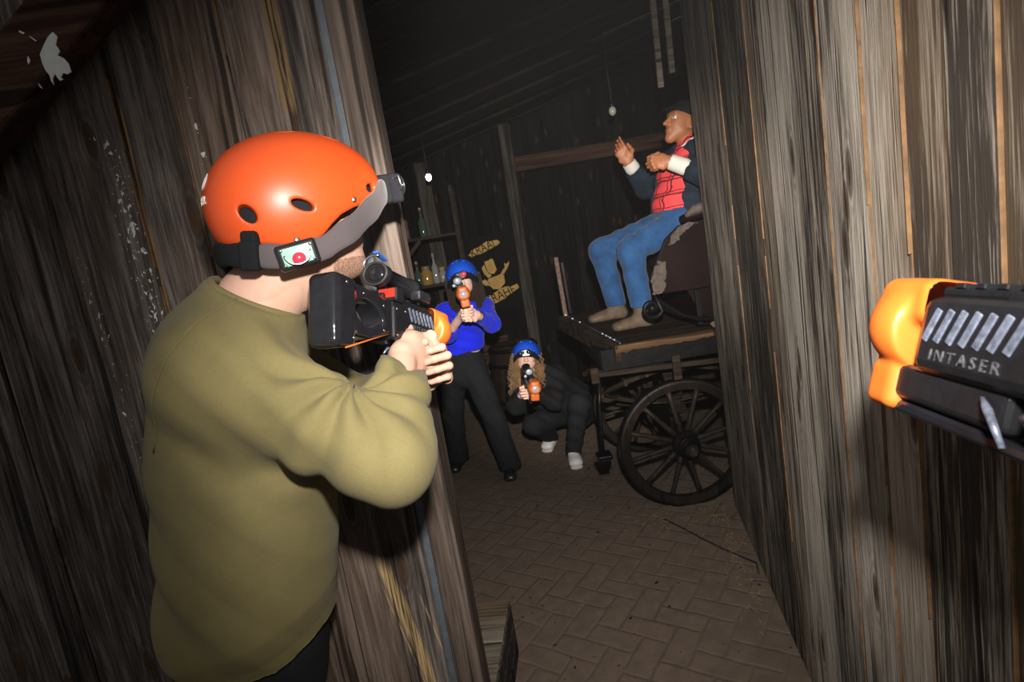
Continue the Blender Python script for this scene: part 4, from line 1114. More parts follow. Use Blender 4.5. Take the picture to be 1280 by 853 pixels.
car = empty('carriage', (1.3, 3.6, 0)); tag(car, 'old wooden horse carriage with spoked wheels, plank footboard and maroon seat box', 'carriage')
def cp(mb, name, mat, par=None, smooth=False, seed=None):
    o = mb.build(name, mat, par or car, smooth); setw(o, Matrix.Identity(4)); return o
def wheel(c, r, nsp, rw=.045, label=None):
    c = Vector(c); mb = MB(); n = 56
    prof = [(r, -.022), (r, .022), (r-.012, .026), (r-.052, .020), (r-.058, 0), (r-.052, -.020), (r-.012, -.026)]
    rings = []
    for k in range(n):
        a = 2*math.pi*k/n; rings.append([mb.bm.verts.new((c.x+q*math.cos(a), c.y+t_, c.z+q*math.sin(a))) for q, t_ in prof])
    for k in range(n):
        A, B = rings[k], rings[(k+1) % n]
        for j in range(len(prof)):
            f = mb.bm.faces.new((A[j], A[(j+1) % len(prof)], B[(j+1) % len(prof)], B[j]))
    rim = cp(mb, 'wheel', m_wheel)
    mb = MB(); nn = 64
    for k in range(1): pass
    rr = []
    for k in range(nn):
        a = 2*math.pi*k/nn; rr.append([mb.bm.verts.new((c.x+q*math.cos(a), c.y+t_, c.z+q*math.sin(a))) for q, t_ in ((r+.008, -.024), (r+.008, .024), (r-.001, .024), (r-.001, -.024))])
    for k in range(nn):
        A, B = rr[k], rr[(k+1) % nn]
        for j in range(4): mb.bm.faces.new((A[j], A[(j+1) % 4], B[(j+1) % 4], B[j]))
    cp(mb, 'iron_tyre', m_iron, rim)
    for k in range(nsp):
        a = 2*math.pi*(k+.35)/nsp; dv = Vector((math.cos(a), 0, math.sin(a)))
        mb = MB(); mb.tube([c+dv*.05, c+dv*.12, c+dv*(r*.7), c+dv*(r-.05)], [.019, .016, .0125, .015], 10)
        mb.tube([c+dv*.115, c+dv*.125], .0185, 10); cp(mb, 'spoke', m_wheel, rim, True)
    mb = MB(); Rm = Matrix.Translation(c) @ Matrix.Rotation(math.pi/2, 4, 'X')
    mb.lathe([(.0, -.11), (.03, -.11), (.05, -.10), (.075, -.05), (.080, 0), (.075, .05), (.060, .075), (.056, .11), (.050, .12), (.038, .12), (.034, .105), (.0, .105)], 28, Rm)
    cp(mb, 'hub', m_wheel, rim, True)
    mb = MB(); mb.lathe([(.058, .085), (.064, .085), (.064, .10), (.058, .10)], 28, Rm, cap=False); mb.lathe([(.050, .118), (.054, .118), (.054, .126), (.040, .126), (.038, .118)], 28, Rm, cap=False)
    cp(mb, 'hub_ring', m_iron, rim)
    return rim
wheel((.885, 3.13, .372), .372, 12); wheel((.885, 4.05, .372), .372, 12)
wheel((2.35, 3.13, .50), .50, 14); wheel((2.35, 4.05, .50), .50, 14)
mb = MB(); mb.cyl((.885, 3.18, .372), (.885, 4.0, .372), .028, n=14); mb.box((.885, 3.6, .45), (.07, .72, .09), bev=.01); cp(mb, 'front_axle', m_cartblack)
mb = MB(); mb.cyl((2.35, 3.18, .50), (2.35, 4.0, .50), .03, n=14); mb.box((2.35, 3.6, .57), (.07, .72, .09), bev=.01); cp(mb, 'rear_axle', m_cartblack)
# footboard: slightly twisted deck of planks
def deckz(x, y): return 1.0+.115*(y-3.1)/.85+.0*(x-.5)
def deckp(x, y, dz=0): return Vector((x-.25*(y-3.1)*(1 if x < .7 else .0), y, deckz(x, y)+dz))
for k in range(6):
    y0 = 3.10+.145*k; y1 = y0+.139; mb = MB()
    vs = [deckp(.60, y0), deckp(2.6, y0), deckp(2.6, y1), deckp(.60, y1)]
    lo = [v+Vector((0, 0, -.03)) for v in vs]; A = [mb.bm.verts.new(v) for v in vs]; B = [mb.bm.verts.new(v) for v in lo]
    mb.bm.faces.new(A); mb.bm.faces.new(list(reversed(B)))
    for j in range(4): mb.bm.faces.new((A[j], B[j], B[(j+1) % 4], A[(j+1) % 4]))
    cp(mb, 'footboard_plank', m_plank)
mb = MB(); rg = random.Random(3)                             # split front edge of the deck
xs = [.555+.019*k for k in range(30)]; T = []; 
for x in xs:
    j = rg.uniform(-.008, .008)*rg.random(); T.append([mb.bm.verts.new(p) for p in ((x, 3.085+j*.3, 1.004), (x, 3.11, 1.006), (x, 3.11, .968+j), (x, 3.083, .966+j*1.4))])
for A, B in zip(T, T[1:]):
    for j in range(4): mb.bm.faces.new((A[j], A[(j+1) % 4], B[(j+1) % 4], B[j]))
mb.bm.faces.new(T[0]); mb.bm.faces.new(list(reversed(T[-1]))); cp(mb, 'split_edge_board', m_raw)
mb = MB(); mb.bar(deckp(.57, 3.09, -.045), deckp(.57, 3.95, -.045), .035, .10, bev=.006); cp(mb, 'front_edge_board', m_bar)
mb = MB(); mb.bar(deckp(.60, 3.12, .004), deckp(.60, 3.94, .004), .012, .012, bev=.002)
for k in range(7): mb.box(deckp(.60, 3.2+.05*k*(1 if k < 4 else 2.4), .010), (.012, .03, .008), bev=.002)
cp(mb, 'edge_strip', m_metal)
mb = MB(); mb.box((1.52, 3.55, .925), (2.1, .82, .10), bev=.01); mb.box((1.35, 3.13, .925), (1.75, .03, .12), bev=.004); cp(mb, 'under_frame', m_cartblack)
mb = MB(); pb = deckp(.60, 3.93); mb.box(pb+Vector((.0, 0, .20)), (.030, .035, .42), (0, -.02, 0), bev=.004); cp(mb, 'corner_post', m_rust)
mb = MB(); mb.box(pb+Vector((.035, -.01, .19)), (.020, .02, .36), (0, -.02, 0), bev=.003); cp(mb, 'corner_iron', m_iron)
# seat box
poly = [(.985, 1.600), (1.9, 1.625), (1.9, 1.235), (.803, 1.250), (.800, 1.350), (.905, 1.540)]
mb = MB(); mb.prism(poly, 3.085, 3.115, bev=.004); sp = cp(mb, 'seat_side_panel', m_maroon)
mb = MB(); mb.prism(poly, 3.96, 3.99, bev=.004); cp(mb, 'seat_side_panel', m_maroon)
def patch(pts, y, seed):
    rg = random.Random(seed); mb = MB(); n = len(pts); q = []
    for i in range(n):
        a, b = Vector((pts[i][0], 0, pts[i][1])), Vector((pts[(i+1) % n][0], 0, pts[(i+1) % n][1]))
        for k in range(5): p = a.lerp(b, k/5); q.append((p.x+rg.uniform(-.008, .008), p.z+rg.uniform(-.008, .008)))
    mb.prism(q, y-.0025, y+.001); cp(mb, 'peeling_paint_patch', m_peel, sp)
patch([(.800, 1.250), (.800, 1.350), (.850, 1.43), (.895, 1.42), (.875, 1.33), (.865, 1.27), (.845, 1.252)], 3.083, 1)
patch([(.925, 1.545), (.985, 1.600), (1.10, 1.603), (1.02, 1.575), (.99, 1.545), (.94, 1.50), (.915, 1.50)], 3.083, 2)
mb = MB(); mb.box((1.42, 3.54, 1.475), (.86, .82, .06), bev=.01); mb.box((1.0, 3.54, 1.42), (.03, .82, .25), bev=.004); cp(mb, 'seat_board', m_plank)
mb = MB(); mb.tube([(1.0, 3.10, 1.625), (1.12, 3.09, 1.655), (1.4, 3.09, 1.665), (1.9, 3.09, 1.665)], [.02, .038, .045, .045], 14); ar = cp(mb, 'arm_rail', m_maroon, None, True)
mb = MB(); mb.tube([(1.02, 3.078, 1.642), (1.07, 3.068, 1.668), (1.12, 3.064, 1.675), (1.16, 3.070, 1.690)], [.012, .026, .028, .010], 10); cp(mb, 'peeling_paint_patch', m_peel, ar)
mb = MB(); mb.box((1.72, 3.54, 1.86), (.06, .86, .46), (0, .12, 0), bev=.02); cp(mb, 'seat_backrest', m_maroon)
mb = MB(); mb.prism([(1.0, 1.243), (2.2, 1.243), (2.2, 1.02), (1.185, 1.02), (1.12, 1.05), (1.06, 1.10)], 3.12, 3.15, bev=.004); mb.box((1.6, 3.55, 1.13), (1.1, .8, .2)); cp(mb, 'lower_body_panel', m_maroon)
mb = MB(); mb.bar((1.10, 3.085, 1.03), (1.155, 3.085, 1.075), .012, .03); mb.bar((1.15, 3.085, 1.075), (2.0, 3.085, 1.085), .012, .02); cp(mb, 'moulding', m_rust)
mb = MB(); mb.box((1.05, 3.115, 1.14), (.03, .03, .2), bev=.004); cp(mb, 'upright', m_cartblack)
mb = MB(); pts = []
for k in range(26):                                           # scroll-ended iron
    a = math.radians(-60+k*16); rr = .018+.0016*k; pts.append((.775+rr*math.cos(a), 3.045, 1.185+rr*math.sin(a)))
pts = pts+[(.80, 3.045, 1.245), (.85, 3.05, 1.19), (.93, 3.05, 1.125), (1.02, 3.05, 1.085), (1.15, 3.05, 1.065), (1.4, 3.05, 1.065)]
mb.tube(pts, .0125, 10); mb.sphere((.775, 3.04, 1.185), .024, 10); cp(mb, 'scroll_iron', m_iron, None, True)
# running gear
mb = MB(); mb.bar((.43, 3.06, .868), (1.9, 3.06, .805), .028, .028, bev=.004); cp(mb, 'long_bar', m_bar)
mb = MB(); mb.box((.418, 3.055, .866), (.045, .035, .085), bev=.006); cp(mb, 'bar_end_block', m_bar)
mb = MB(); mb.box((.868, 3.04, .84), (.045, .02, .14), bev=.004); cp(mb, 'strap_plate', m_bar)
mb = MB(); mb.box((.64, 3.25, .845), (.40, .20, .05), bev=.01); mb.box((1.2, 3.6, .84), (1.2, .5, .06), bev=.01); cp(mb, 'turntable_beam', m_cartblack)
def spring(y):
    mb = MB(); L_, R_ = .465, 1.32; n = 18
    for (h, w_) in ((.105, .012), (.090, .010), (-.105, .012), (-.088, .010)):
        pts = [(L_+(R_-L_)*k/n, y, .69+h*math.sin(math.pi*k/n)) for k in range(n+1)]
        for a, b in zip(pts, pts[1:]): mb.bar(a, b, .045, .011)
    mb.cyl((L_, y-.03, .69), (L_, y+.03, .69), .017); mb.cyl((R_, y-.03, .69), (R_, y+.03, .69), .017)
    for x in (.62, .75): mb.box((x, y, .69+.10*math.sin(math.pi*(x-L_)/(R_-L_))), (.02, .056, .04), bev=.003)
    mb.box((.893, y, .80), (.06, .06, .06), bev=.004); mb.box((.893, y, .565), (.07, .06, .10), bev=.004)
    cp(mb, 'leaf_spring', m_bar)
spring(3.28); spring(3.92)
mb = MB(); mb.tube([(.60, 3.55, .55), (.9, 3.5, .50), (1.4, 3.5, .52)], .022, 10); cp(mb, 'reach_bar', m_bar, None, True)
mb = MB(); mb.box((.93, 3.36, .60), (.06, .03, .36), (0, -.25, 0), bev=.004); cp(mb, 'brace', m_bar)
mb = MB(); mb.tube([(.44, 3.06, .83), (.42, 3.05, .70), (.408, 3.04, .55), (.400, 3.03, .44)], .011, 10); st = cp(mb, 'step_iron', m_iron, None, True)
mb = MB(); mb.box((.398, 3.0, .425), (.085, .10, .025), bev=.008); mb.box((.398, 3.0, .395), (.06, .07, .04), bev=.008); cp(mb, 'step_pad', m_iron, st)

# ================================================================== seated dummy on the carriage
du = empty('mannequin', (1.1, 3.42, 1.05)); tag(du, 'seated mannequin in a red plaid shirt, dark jacket and blue jeans on the carriage', 'mannequin')
HC = V(1.185, 3.44, 2.165); HM = frame((-.90, -.30, .30), (.25, 0, 1))
NB, SHO, CHE, WST, PEL = V(1.215, 3.43, 2.045), V(1.215, 3.42, 1.975), V(1.165, 3.42, 1.88), V(1.11, 3.42, 1.72), V(1.09, 3.42, 1.625)
S_ = V(-.55, .835, 0)
LS, LE, LW = V(1.310, 3.29, 1.955), V(1.190, 3.12, 1.835), V(1.005, 3.20, 1.950)
RS, RE, RW = V(1.105, 3.57, 1.955), V(.985, 3.66, 1.865), V(.890, 3.62, 2.030)
LH, LK, LA = V(1.06, 3.32, 1.615), V(.775, 3.37, 1.505), V(.800, 3.38, 1.15)
RH, RK, RA = V(1.04, 3.52, 1.615), V(.650, 3.63, 1.520), V(.700, 3.64, 1.18)
S = Sdf((.3, 2.95, 1.0), (1.5, 3.9, 2.1), .007)
S.slab(PEL, WST, S_, .14, .10, .13, .09, .05); S.slab(WST, CHE, S_, .13, .09, .15, .09, .05); S.slab(CHE, SHO, S_, .15, .09, .13, .07, .05); S.cone(SHO, NB, .06, .055, .03)
for a, b, c_ in ((RS, RE, RW), (LS, LE, LW)):
    S.cone(SHO, a, .055, .05, .03); S.cone(a, b, .046, .038, .02); S.cone(b, c_, .038, .028, .02)
for h_, k_, a_ in ((RH, RK, RA), (LH, LK, LA)):
    S.cone(h_, k_, .08, .055, .04); S.cone(k_, a_, .052, .036, .02)
body = S.mesh(1)
S = Sdf(HC-.18, HC+.17, .0035); head_sdf(S, HC, HM, 1.0, 1.06); S.cone(HC+HM@V(0, -.015, -.05), NB, .055, .058, .02); hd = S.mesh(1)
lh, LM = hand_mesh(LW, LE, V(-1, .0, .10), V(-.1, .25, 1), V(-.1, -1, .3), (70, 85, 50), res=.003)
rh, RM = hand_mesh(RW, RE, V(-.45, -.1, .85), V(.8, -.2, .5), V(-.8, .4, -.2), ((15, 25, 15), (25, 35, 20), (30, 40, 25), (35, 45, 25)), res=.003)
pf_mesh('body', [body, hd, lh, rh], [m_dummy, m_dummy, m_eye, m_iris], du, face_pick(HC, HM, 1.0))
S = Sdf((.8, 3.1, 1.45), (1.55, 3.8, 2.12), .006)
S.slab(PEL+V(0, 0, -.02), WST, S_, .168, .135, .165, .125, .05); S.slab(WST, CHE, S_, .165, .125, .175, .12, .05); S.slab(CHE, SHO, S_, .175, .12, .14, .09, .05); S.cone(SHO, NB, .085, .072, .03)
S.cut(V(1.05, 3.4, 1.615), V(-.25, 0, -1)); P, F = S.mesh(1); P = folds(P, F, .005, V(.3, .3, .9), .09, V(1.05, 3.35, 1.8), .25, 31); pf_mesh('plaid_shirt', [(P, F)], [m_plaid], du)
S = Sdf((.75, 2.95, 1.4), (1.65, 3.95, 2.12), .006)
S.slab(PEL+V(.03, 0, -.06), WST+V(.02, 0, 0), S_, .20, .165, .195, .15, .05); S.slab(WST+V(.02, 0, 0), CHE+V(.02, 0, 0), S_, .195, .15, .205, .14, .05); S.slab(CHE+V(.02, 0, 0), SHO, S_, .205, .14, .16, .10, .05); S.cone(SHO, NB, .095, .078, .03)
for a, b, c_, f_ in ((RS, RE, RW, .80), (LS, LE, LW, .62)):
    S.cone(SHO, a, .085, .080, .05); S.cone(a, b, .078, .068, .04); S.cone(b, b+(c_-b)*f_, .066, .056, .03)
# open front
S.box(V(.975, 3.335, 1.80), (.13, .115, .42), .03, rodr((0, 0, 1), -2.559)@rodr((0, 1, 0), -.15), .02, 'sub')
S.cone(NB+V(-.03, 0, -.02), NB+V(-.06, 0, .14), .068, .07, .0, 'sub')
for b, c_, f_ in ((RE, RW, .80), (LE, LW, .62)):
    d = (c_-b)/np.linalg.norm(c_-b); q = b+(c_-b)*f_; S.cone(q, q+d*.05, .043, .043, 0, 'sub'); S.cone(q+d*.03, q+d*.11, .075, .075, 0, 'sub')
P, F = S.mesh(1); P = folds(P, F, .007, V(.4, .5, .7), .09, V(1.2, 3.3, 1.85), .4, 32); pf_mesh('jacket', [(P, F)], [m_darkjacket], du)
for b, c_, f0, f1 in ((RE, RW, .78, .98), (LE, LW, .62, .96)):
    S = Sdf((.75, 3.0, 1.7), (1.4, 3.85, 2.2), .004); d = (c_-b); S.cone(b+d*f0, b+d*f1, .046, .042, .01); dn = d/np.linalg.norm(d); S.cone(b+d*f1, b+d*f1+dn*.05, .034, .034, 0, 'sub'); S.cone(b+d*f1+dn*.045, b+d*f1+dn*.1, .06, .06, 0, 'sub')
    P, F = S.mesh(1); pf_mesh('shirt_cuff', [(P, F)], [m_cuff], du)
mb = MB(); d = np.array(HC+HM@V(0, -.015, -.05)-NB); d /= np.linalg.norm(d); u_ = np.cross(d, V(0, 1, 0)); u_ /= np.linalg.norm(u_); v_ = np.cross(d, u_)
mb.tube([NB+d*.012+(u_*math.cos(a)+v_*math.sin(a))*.072 for a in [2*math.pi*k/30 for k in range(30)]], [.010]*30, 8, closed=True); o = mb.build('shirt_collar', m_cuff, du, True); setw(o, Matrix.Identity(4))
S = Sdf((.5, 3.1, 1.05), (1.4, 3.85, 1.85), .006)
S.slab(PEL+V(.0, 0, .05), PEL+V(.02, 0, -.03), S_, .160, .13, .175, .13, .05)
for h_, k_, a_ in ((RH, RK, RA), (LH, LK, LA)):
    S.cone(h_+V(.02, 0, 0), k_, .098, .076, .05); S.cone(k_, a_, .074, .064, .03)
S.cut(V(0, 0, 1.16), V(0, 0, -1)); S.cut(PEL+V(0, 0, .07), V(0, 0, 1)); P, F = S.mesh(1); P = folds(P, F, .005, V(.6, .2, .7), .07, V(.8, 3.45, 1.55), .25, 33); pf_mesh('jeans', [(P, F)], [m_jean], du)
for a_ in (LA, RA):
    hz = deckz(.7, a_[1])+.001; h0 = V(a_[0]+.075, a_[1], hz)
    S = Sdf(h0-V(.4, .2, .1), h0+V(.2, .2, .28), .005); shoe_sdf(S, h0, V(-1, -.05, 0), .29, .048, .10); S.cone(h0+V(-.075, 0, .08), h0+V(-.073, 0, .17), .050, .056, .02); pf_mesh('boot', [S.mesh(1)], [m_boot], du)
S = Sdf(HC-.2, HC+.22, .005); L = lambda x, y, z: HC+HM@V(x, y, z)
S.ell(L(0, -.02, .075), (.085, .104, .07), HM, .02); S.slab(L(0, .06, .075), L(0, .125, .062), HM[:, 0], .07, .010, .06, .006, .02); S.ell(L(0, -.02, .03), (.070, .09, .07), HM, .0, 'sub')
pf_mesh('cap', [S.mesh(1)], [m_blackcloth], du)
# ================================================================== things at the back of the shed and on the walls
m_signblack = M_plain('black_sign_board', (.006, .0055, .005), .8, spec=.05, vary=.3, scale=20)
m_yellow = M_plain('mustard_sign_paint', (.36, .20, .014), .6, vary=.22, scale=18)
sg = empty('sign', (-.09, 6.075, 1.43), Matrix.Rotation(math.radians(-3), 3, 'Y')); tag(sg, 'black board painted with a yellow bird figure and the words KRAAI and KRAHE', 'sign')
mb = MB(); mb.box((0, 0, 0), (.60, .025, .80), bev=.004); mb.build('board', m_signblack, sg)
def flat(pts, name, mat, par, y=-.0135, th=.003, jig=0, seed=0):
    rg = random.Random(seed); q = []
    for i in range(len(pts)):
        a, b = pts[i], pts[(i+1) % len(pts)]
        n = 4 if jig else 1
        for k in range(n): q.append((a[0]+(b[0]-a[0])*k/n+rg.uniform(-jig, jig), a[1]+(b[1]-a[1])*k/n+rg.uniform(-jig, jig)))
    mb = MB(); mb.prism(q, y-th, y+.001); return mb.build(name, mat, par)
flat([(-.205, .225), (-.16, .275), (.02, .325), (.13, .325), (.155, .295), (.10, .262), (-.08, .215), (-.17, .205)], 'painted_plank', m_yellow, sg, jig=.007, seed=1)
flat([(-.17, -.30), (-.10, -.235), (.10, -.175), (.235, -.175), (.255, -.205), (.16, -.26), (-.02, -.325), (-.14, -.335)], 'painted_plank', m_yellow, sg, jig=.007, seed=2)
def sgtext(body, x, z, size, an):
    M = Matrix.Translation((x, -.0178, z)) @ Matrix.Rotation(an, 4, 'Y') @ Matrix.Rotation(math.pi/2, 4, 'X') @ Matrix.Diagonal((.92, 1.1, 1, 1))
    text_mesh('painted_word', body, size, m_signblack, sg, M, .0008)
sgtext('KRAAI', -.045, .265, .105, math.radians(-13)); sgtext('KRAHE', .035, -.255, .118, math.radians(-13))
flat([(-.055, .125), (.035, .145), (.055, .02), (.02, -.015), (-.02, -.012), (-.045, .03)], 'painted_bird', m_yellow, sg, seed=3, jig=.003)
flat([(-.095, .07), (-.065, .10), (-.045, .01), (-.012, -.03), (-.05, -.05), (-.085, 0)], 'painted_bird', m_yellow, sg, seed=4, jig=.003)
flat([(-.06, -.06), (.02, -.045), (.10, -.03), (.12, -.06), (.11, -.14), (.05, -.185), (-.02, -.175), (-.055, -.13)], 'painted_bird', m_yellow, sg, seed=5, jig=.003)
flat([(.09, -.025), (.12, -.045), (.19, .04), (.20, .08), (.165, .055), (.145, .075), (.145, .03)], 'painted_bird', m_yellow, sg, seed=6, jig=.003)
flat([(-.06, -.13), (-.04, -.10), (-.09, -.055), (-.12, -.06), (-.12, -.085), (-.10, -.12)], 'painted_bird', m_yellow, sg, seed=7, jig=.003)

m_postd = M_wood('dark_post_wood', (.012, .010, .0085), (.036, .031, .026), (.07, .06, .052), grain=45, warm_amt=.1, spec=.03)
mb = MB(); mb.box((.245, 5.93, 1.43), (.115, .11, 2.86), (0, .012, 0), bev=.012); tag(mb.build('post', m_postd), 'dark upright post against the back wall beside the yellow lettered sign', 'post')
mb = MB(); mb.box((-.60, 5.99, 1.32), (.14, .07, 2.64), (0, -.02, 0), bev=.01); tag(mb.build('post', m_postd), 'dark upright post behind the shelf rack on the back wall', 'post')
mb = MB(); mb.box((1.35, 5.96, 2.46), (2.15, .13, .145), bev=.012); tag(mb.build('beam', m_beam), 'dark reddish horizontal beam across the back wall beside the mannequin', 'beam')
mb = MB(); mb.bar((-1.68, 1.43, 1.70), (-.56, 1.43, 2.535), .075, .135, bev=.01); bm_o = mb.build('diagonal_brace', m_beam); tag(bm_o, 'dark reddish diagonal brace with a white paint splash at the upper left', 'beam')
bc = Vector((-.60+.53-1.02, 1.43, 2.025)); bd = Vector((1.06, 0, .79)).normalized(); bn = Vector((-bd.z, 0, bd.x))
rg = random.Random(9); q = []
out = [(18, .16), (40, .12), (65, .10), (88, .125), (102, .062), (140, .055), (165, .07), (200, .055), (228, .085), (238, .12), (250, .075), (272, .15), (280, .08), (300, .06), (330, .058), (350, .065)]
cpt = at(62, 80, 1.391)
q = [(66, 40), (72, 46), (70, 56), (75, 64), (72, 69), (80, 73), (86, 80), (89, 90), (84, 93), (79, 91), (76, 97), (79, 99), (75, 101), (71, 96), (69, 92), (66, 98), (67, 106), (64, 101), (62, 94), (57, 88), (53, 79), (50, 68), (55, 56), (60, 46)]
mb = MB(); pq = [at(x, y, 1.391) for x, y in q]; mb.prism([(p.x, p.z) for p in pq], 1.3905, 1.3935); ps = mb.build('paint_splash', m_paint, bm_o)
for pts in ([(24, 38), (31, 41), (29, 43), (24, 40)], [(37, 45), (46, 51), (45, 52), (37, 46)], [(35, 70), (38, 76), (36, 81), (34, 76)], [(48, 104), (53, 111), (50, 109)]):
    mb = MB(); pq = [at(x, y, 1.391) for x, y in pts]; mb.prism([(p.x, p.z) for p in pq], 1.3905, 1.3935); mb.build('paint_splash', m_paint, bm_o)
# crate behind the jamb
m_crate = M_wood('pale_crate_boards', (.05, .042, .03), (.15, .125, .092), (.24, .20, .155), axis=0, grain=50, warm_amt=.2, knots=False, spread=.3)
cr = empty('crate', (-.40, 1.90, 0), Matrix.Rotation(math.radians(-7), 3, 'Z')); tag(cr, 'low wooden crate on the floor behind the pale jamb of the left wall', 'crate')
mb = MB()
for k in range(4): mb.box((0, -.19+.125*k, .225), (.38, .118, .02), bev=.003)
mb.build('lid', m_crate, cr)
for nm, yy in (('end_board', -.245), ('end_board', .245)):
    mb = MB()
    for k in range(3): mb.box((0, yy, .037+.073*k), (.38, .018, .068), bev=.003)
    mb.build(nm, m_crate, cr)
for xx in (-.185, .185):
    mb = MB()
    for k in range(3): mb.box((xx, 0, .037+.073*k), (.018, .47, .068), bev=.003)
    mb.build('side_board', m_postd, cr)  # shaded sides of the pale crate put into a darker wood colour
# barrel
m_barrel = M_wood('dark_barrel_staves', (.006, .004, .003), (.018, .010, .007), (.03, .018, .012), grain=45, warm_amt=.2, knots=False, spec=.05)
def barrel(loc, r, h, label):
    b = empty('barrel', loc); tag(b, label, 'barrel')
    mb = MB(); mb.lathe([(r*.80, 0), (r*.92, h*.2), (r, h*.5), (r*.92, h*.8), (r*.82, h), (r*.76, h), (r*.75, h-.03), (0, h-.03)], 28); mb.build('staves', m_barrel, b)
    for z, k in ((.06, .845), (.25, .945), (.75, .945), (.94, .86)):
        mb = MB(); mb.lathe([(r*k, z*h-.018), (r*k+.012, z*h-.018), (r*k+.012, z*h+.018), (r*k, z*h+.018)], 28, cap=False); mb.build('hoop', m_iron, b)
barrel((.0, 5.52, 0), .27, .74, 'dark wooden barrel with iron hoops behind the two women')
mb = MB(); mb.box((-.20, 5.93, .62), (.34, .05, .30), bev=.008); mb.box((-.2, 5.93, .23), (.30, .04, .46), bev=.008)
tag(mb.build('red_board', m_beam), 'dark reddish board panel against the back wall behind the barrel', 'panel')  # plain reddish board standing at the back wall
# shelf rack with jars
m_shelf = M_wood('dark_shelf_boards', (.006, .005, .004), (.02, .015, .012), (.034, .027, .022), axis=0, grain=45, warm_amt=.15, knots=False, spec=.04)
sh = empty('shelf', (-.70, 5.2, 0)); tag(sh, 'dark wooden shelf rack with jars and bottles at the back left', 'shelf')
for z in (.55, 1.0, 1.44, 1.86):
    mb = MB(); mb.box((0, 0, z-.0125), (.74, .26, .025), bev=.003); mb.build('shelf_board', m_shelf, sh)
for x in (-.385, .385):
    for y in (-.11, .11):
        mb = MB(); mb.box((x, y, 1.13), (.035, .035, 2.26), bev=.004); mb.build('upright', m_shelf, sh)
mb = MB(); mb.bar((-.30, -.135, 1.50), (.05, -.135, 1.83), .02, .03); mb.build('brace', m_shelf, sh)
t = NT('amber_glass'); t.set(Base_Color=(.20, .115, .03), Roughness=.12, Specular_IOR_Level=.6); m_amber = t.m
t = NT('dark_green_glass'); t.set(Base_Color=(.03, .05, .035), Roughness=.08, Specular_IOR_Level=.6); m_green = t.m
t = NT('grey_glass'); t.set(Base_Color=(.16, .16, .15), Roughness=.08, Specular_IOR_Level=.6); m_gglass = t.m
m_cork = M_plain('cork_lid', (.22, .14, .08), .8); m_tin = M_plain('old_tin', (.16, .10, .075), .5, .3, vary=.4, scale=25)
def jar(x, y, z, r, h, mat, lid, label):
    j = empty('jar', (x, y, z)); tag(j, label, 'jar', 'jars on the shelf rack')
    mb = MB(); mb.lathe([(0, 0), (r*.92, 0), (r, .01), (r, h*.72), (r*.72, h*.86), (r*.70, h)], 20); mb.build('glass_body', mat, j)
    mb = MB(); mb.lathe([(0, h-.012), (r*.76, h-.012), (r*.76, h+.018), (0, h+.018)], 20); mb.build('lid', lid, j)
def bottle(x, y, z, r, h, mat, label):
    j = empty('bottle', (x, y, z)); tag(j, label, 'bottle', 'bottles on the shelf rack')
    mb = MB(); mb.lathe([(0, 0), (r*.9, 0), (r, .012), (r, h*.58), (r*.38, h*.74), (r*.34, h*.95), (r*.42, h*.95), (r*.42, h), (0, h)], 20); mb.build('glass_body', mat, j)
    mb = MB(); mb.lathe([(0, h-.002), (r*.33, h-.002), (r*.30, h+.022), (0, h+.022)], 14); mb.build('cork', m_cork, j)
jar(-.655, 5.13, 1.44, .052, .15, m_amber, m_tin, 'amber glass jar on the shelf rack just left of the standing woman')
bottle(-.575, 5.14, 1.44, .030, .25, m_gglass, 'tall clear bottle on the shelf right of the amber jar')
bottle(-.735, 5.16, 1.44, .034, .20, m_green, 'dark green bottle on the shelf left of the amber jar')
jar(-.52, 5.2, 1.44, .035, .12, m_gglass, m_cork, 'small grey jar on the shelf nearest the standing woman')
mb = MB(); mb.lathe([(0, 0), (.06, 0), (.062, .01), (.062, .16), (.05, .175), (0, .18)], 20, Matrix.Translation((-.80, 5.14, 1.86))); tag(mb.build('tin_can', m_tin), 'reddish tin on the top shelf board of the rack', 'tin')
bottle(-.62, 5.18, 1.86, .036, .24, m_green, 'dark green bottle alone on the top shelf board')
jar(-.83, 5.16, 1.0, .05, .16, m_green, m_tin, 'dark jar on the shelf board below the amber jar')
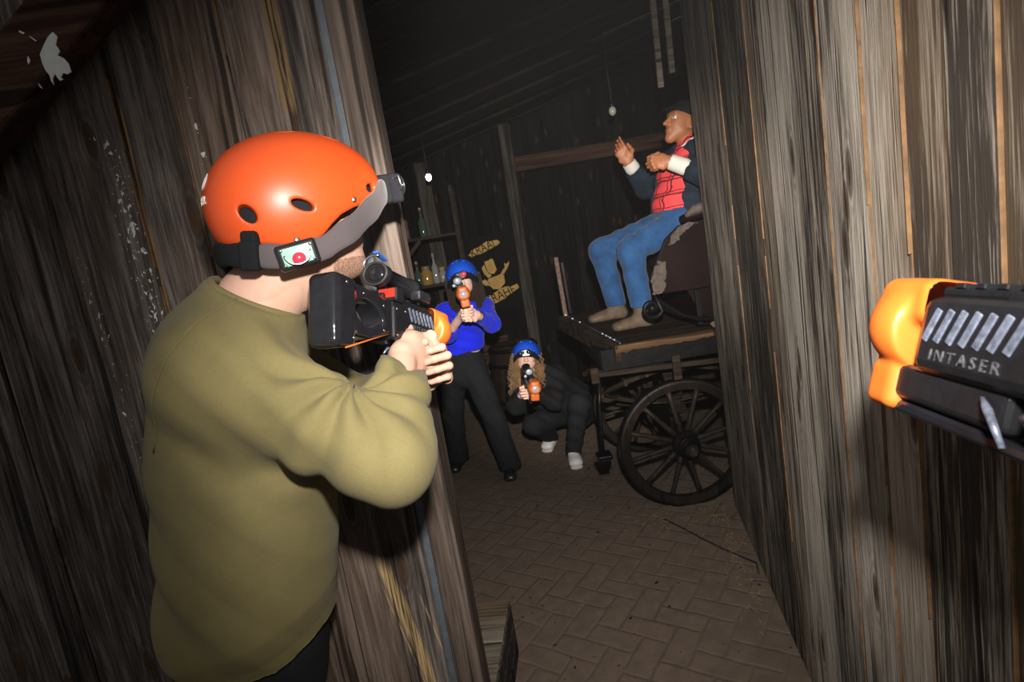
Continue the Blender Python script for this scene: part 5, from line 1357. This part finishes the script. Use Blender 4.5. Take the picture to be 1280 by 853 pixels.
# lamps
m_bulb = M_plain('lit_white_bulb', (.9, .9, .9), .3, emit=(1, .98, .9), es=14)
m_glassbulb = M_plain('unlit_bulb', (.35, .36, .28), .15)
def lamp(x, y, z, label, mat, r, rz):
    l = empty('hanging_lamp', (x, y, z)); tag(l, label, 'lamp')
    mb = MB(); mb.cyl((0, 0, .05), (0, 0, rz-z), .004, n=8); mb.build('cord', m_rubber, l)
    mb = MB(); mb.lathe([(0, .012), (.014, .012), (.017, .05), (.010, .06), (0, .06)], 16); mb.build('socket', m_black, l)
    mb = MB(); mb.sphere((0, 0, -.005), r, 12, (1, 1, 1.25)); mb.build('bulb', mat, l, True)
lamp(-.472, 5.0, 2.345, 'small bright white lamp hanging above the shelf rack', m_bulb, .024, roofz(-.472)-.012)
lamp(1.035, 4.5, 2.53, 'small unlit bulb hanging from the roof near the mannequin', m_glassbulb, .028, roofz(1.035)-.012)

# litter on the floor and odd bits
m_straw = M_plain('dry_straw', (.30, .20, .09), .8, vary=.4, scale=90)
rg = random.Random(21); mb = MB()
for (cx, cy, sx, sy, n) in ((.62, 3.0, .16, .07, 34), (.98, 2.62, .05, .25, 40), (.88, 2.30, .05, .14, 26), (.72, 2.95, .10, .08, 20), (.95, 2.95, .12, .08, 20)):
    for k in range(n):
        x, y = rg.gauss(cx, sx), rg.gauss(cy, sy); a = rg.uniform(0, 6.28); l = rg.uniform(.012, .05)
        wx = WB.x+(WA.x-WB.x)*(WB.y-y)/(WB.y-WA.y)-.06
        if x > wx: x = wx-rg.uniform(0, .08)
        mb.tube([(x, y, .004), (x+l*.5*math.cos(a), y+l*.5*math.sin(a), .004+rg.uniform(0, .012)), (x+l*math.cos(a+.3), y+l*math.sin(a+.3), .004)], .0011, 4)
tag(mb.build('straw_litter', m_straw), 'scattered dry straw on the brick floor by the wheel and right wall', 'straw', kind='stuff')
mb = MB(); cpts = [(.68, 2.98, .006), (.74, 2.86, .006), (.80, 2.72, .006), (.88, 2.56, .006), (.955, 2.44, .006), (.93, 2.36, .006)]
mb.tube(cpts, .004, 6); tag(mb.build('cord', m_rubber), 'thin dark cord lying on the brick floor near the wheel', 'cord')
for x, y, h in ((1.15, 3.62, .66), (1.24, 3.66, .60)):
    mb = MB(); zt = roofz(x)-.03; mb.box((x, y, zt-h/2), (.035, .02, h), (0, .02, 0), bev=.003)
    tag(mb.build('slat', m_crate), 'narrow grey slat hanging from the roof above the mannequin, %s' % ('the left one' if x < 1.2 else 'the right one'), 'slat')
bpy.context.view_layer.update()
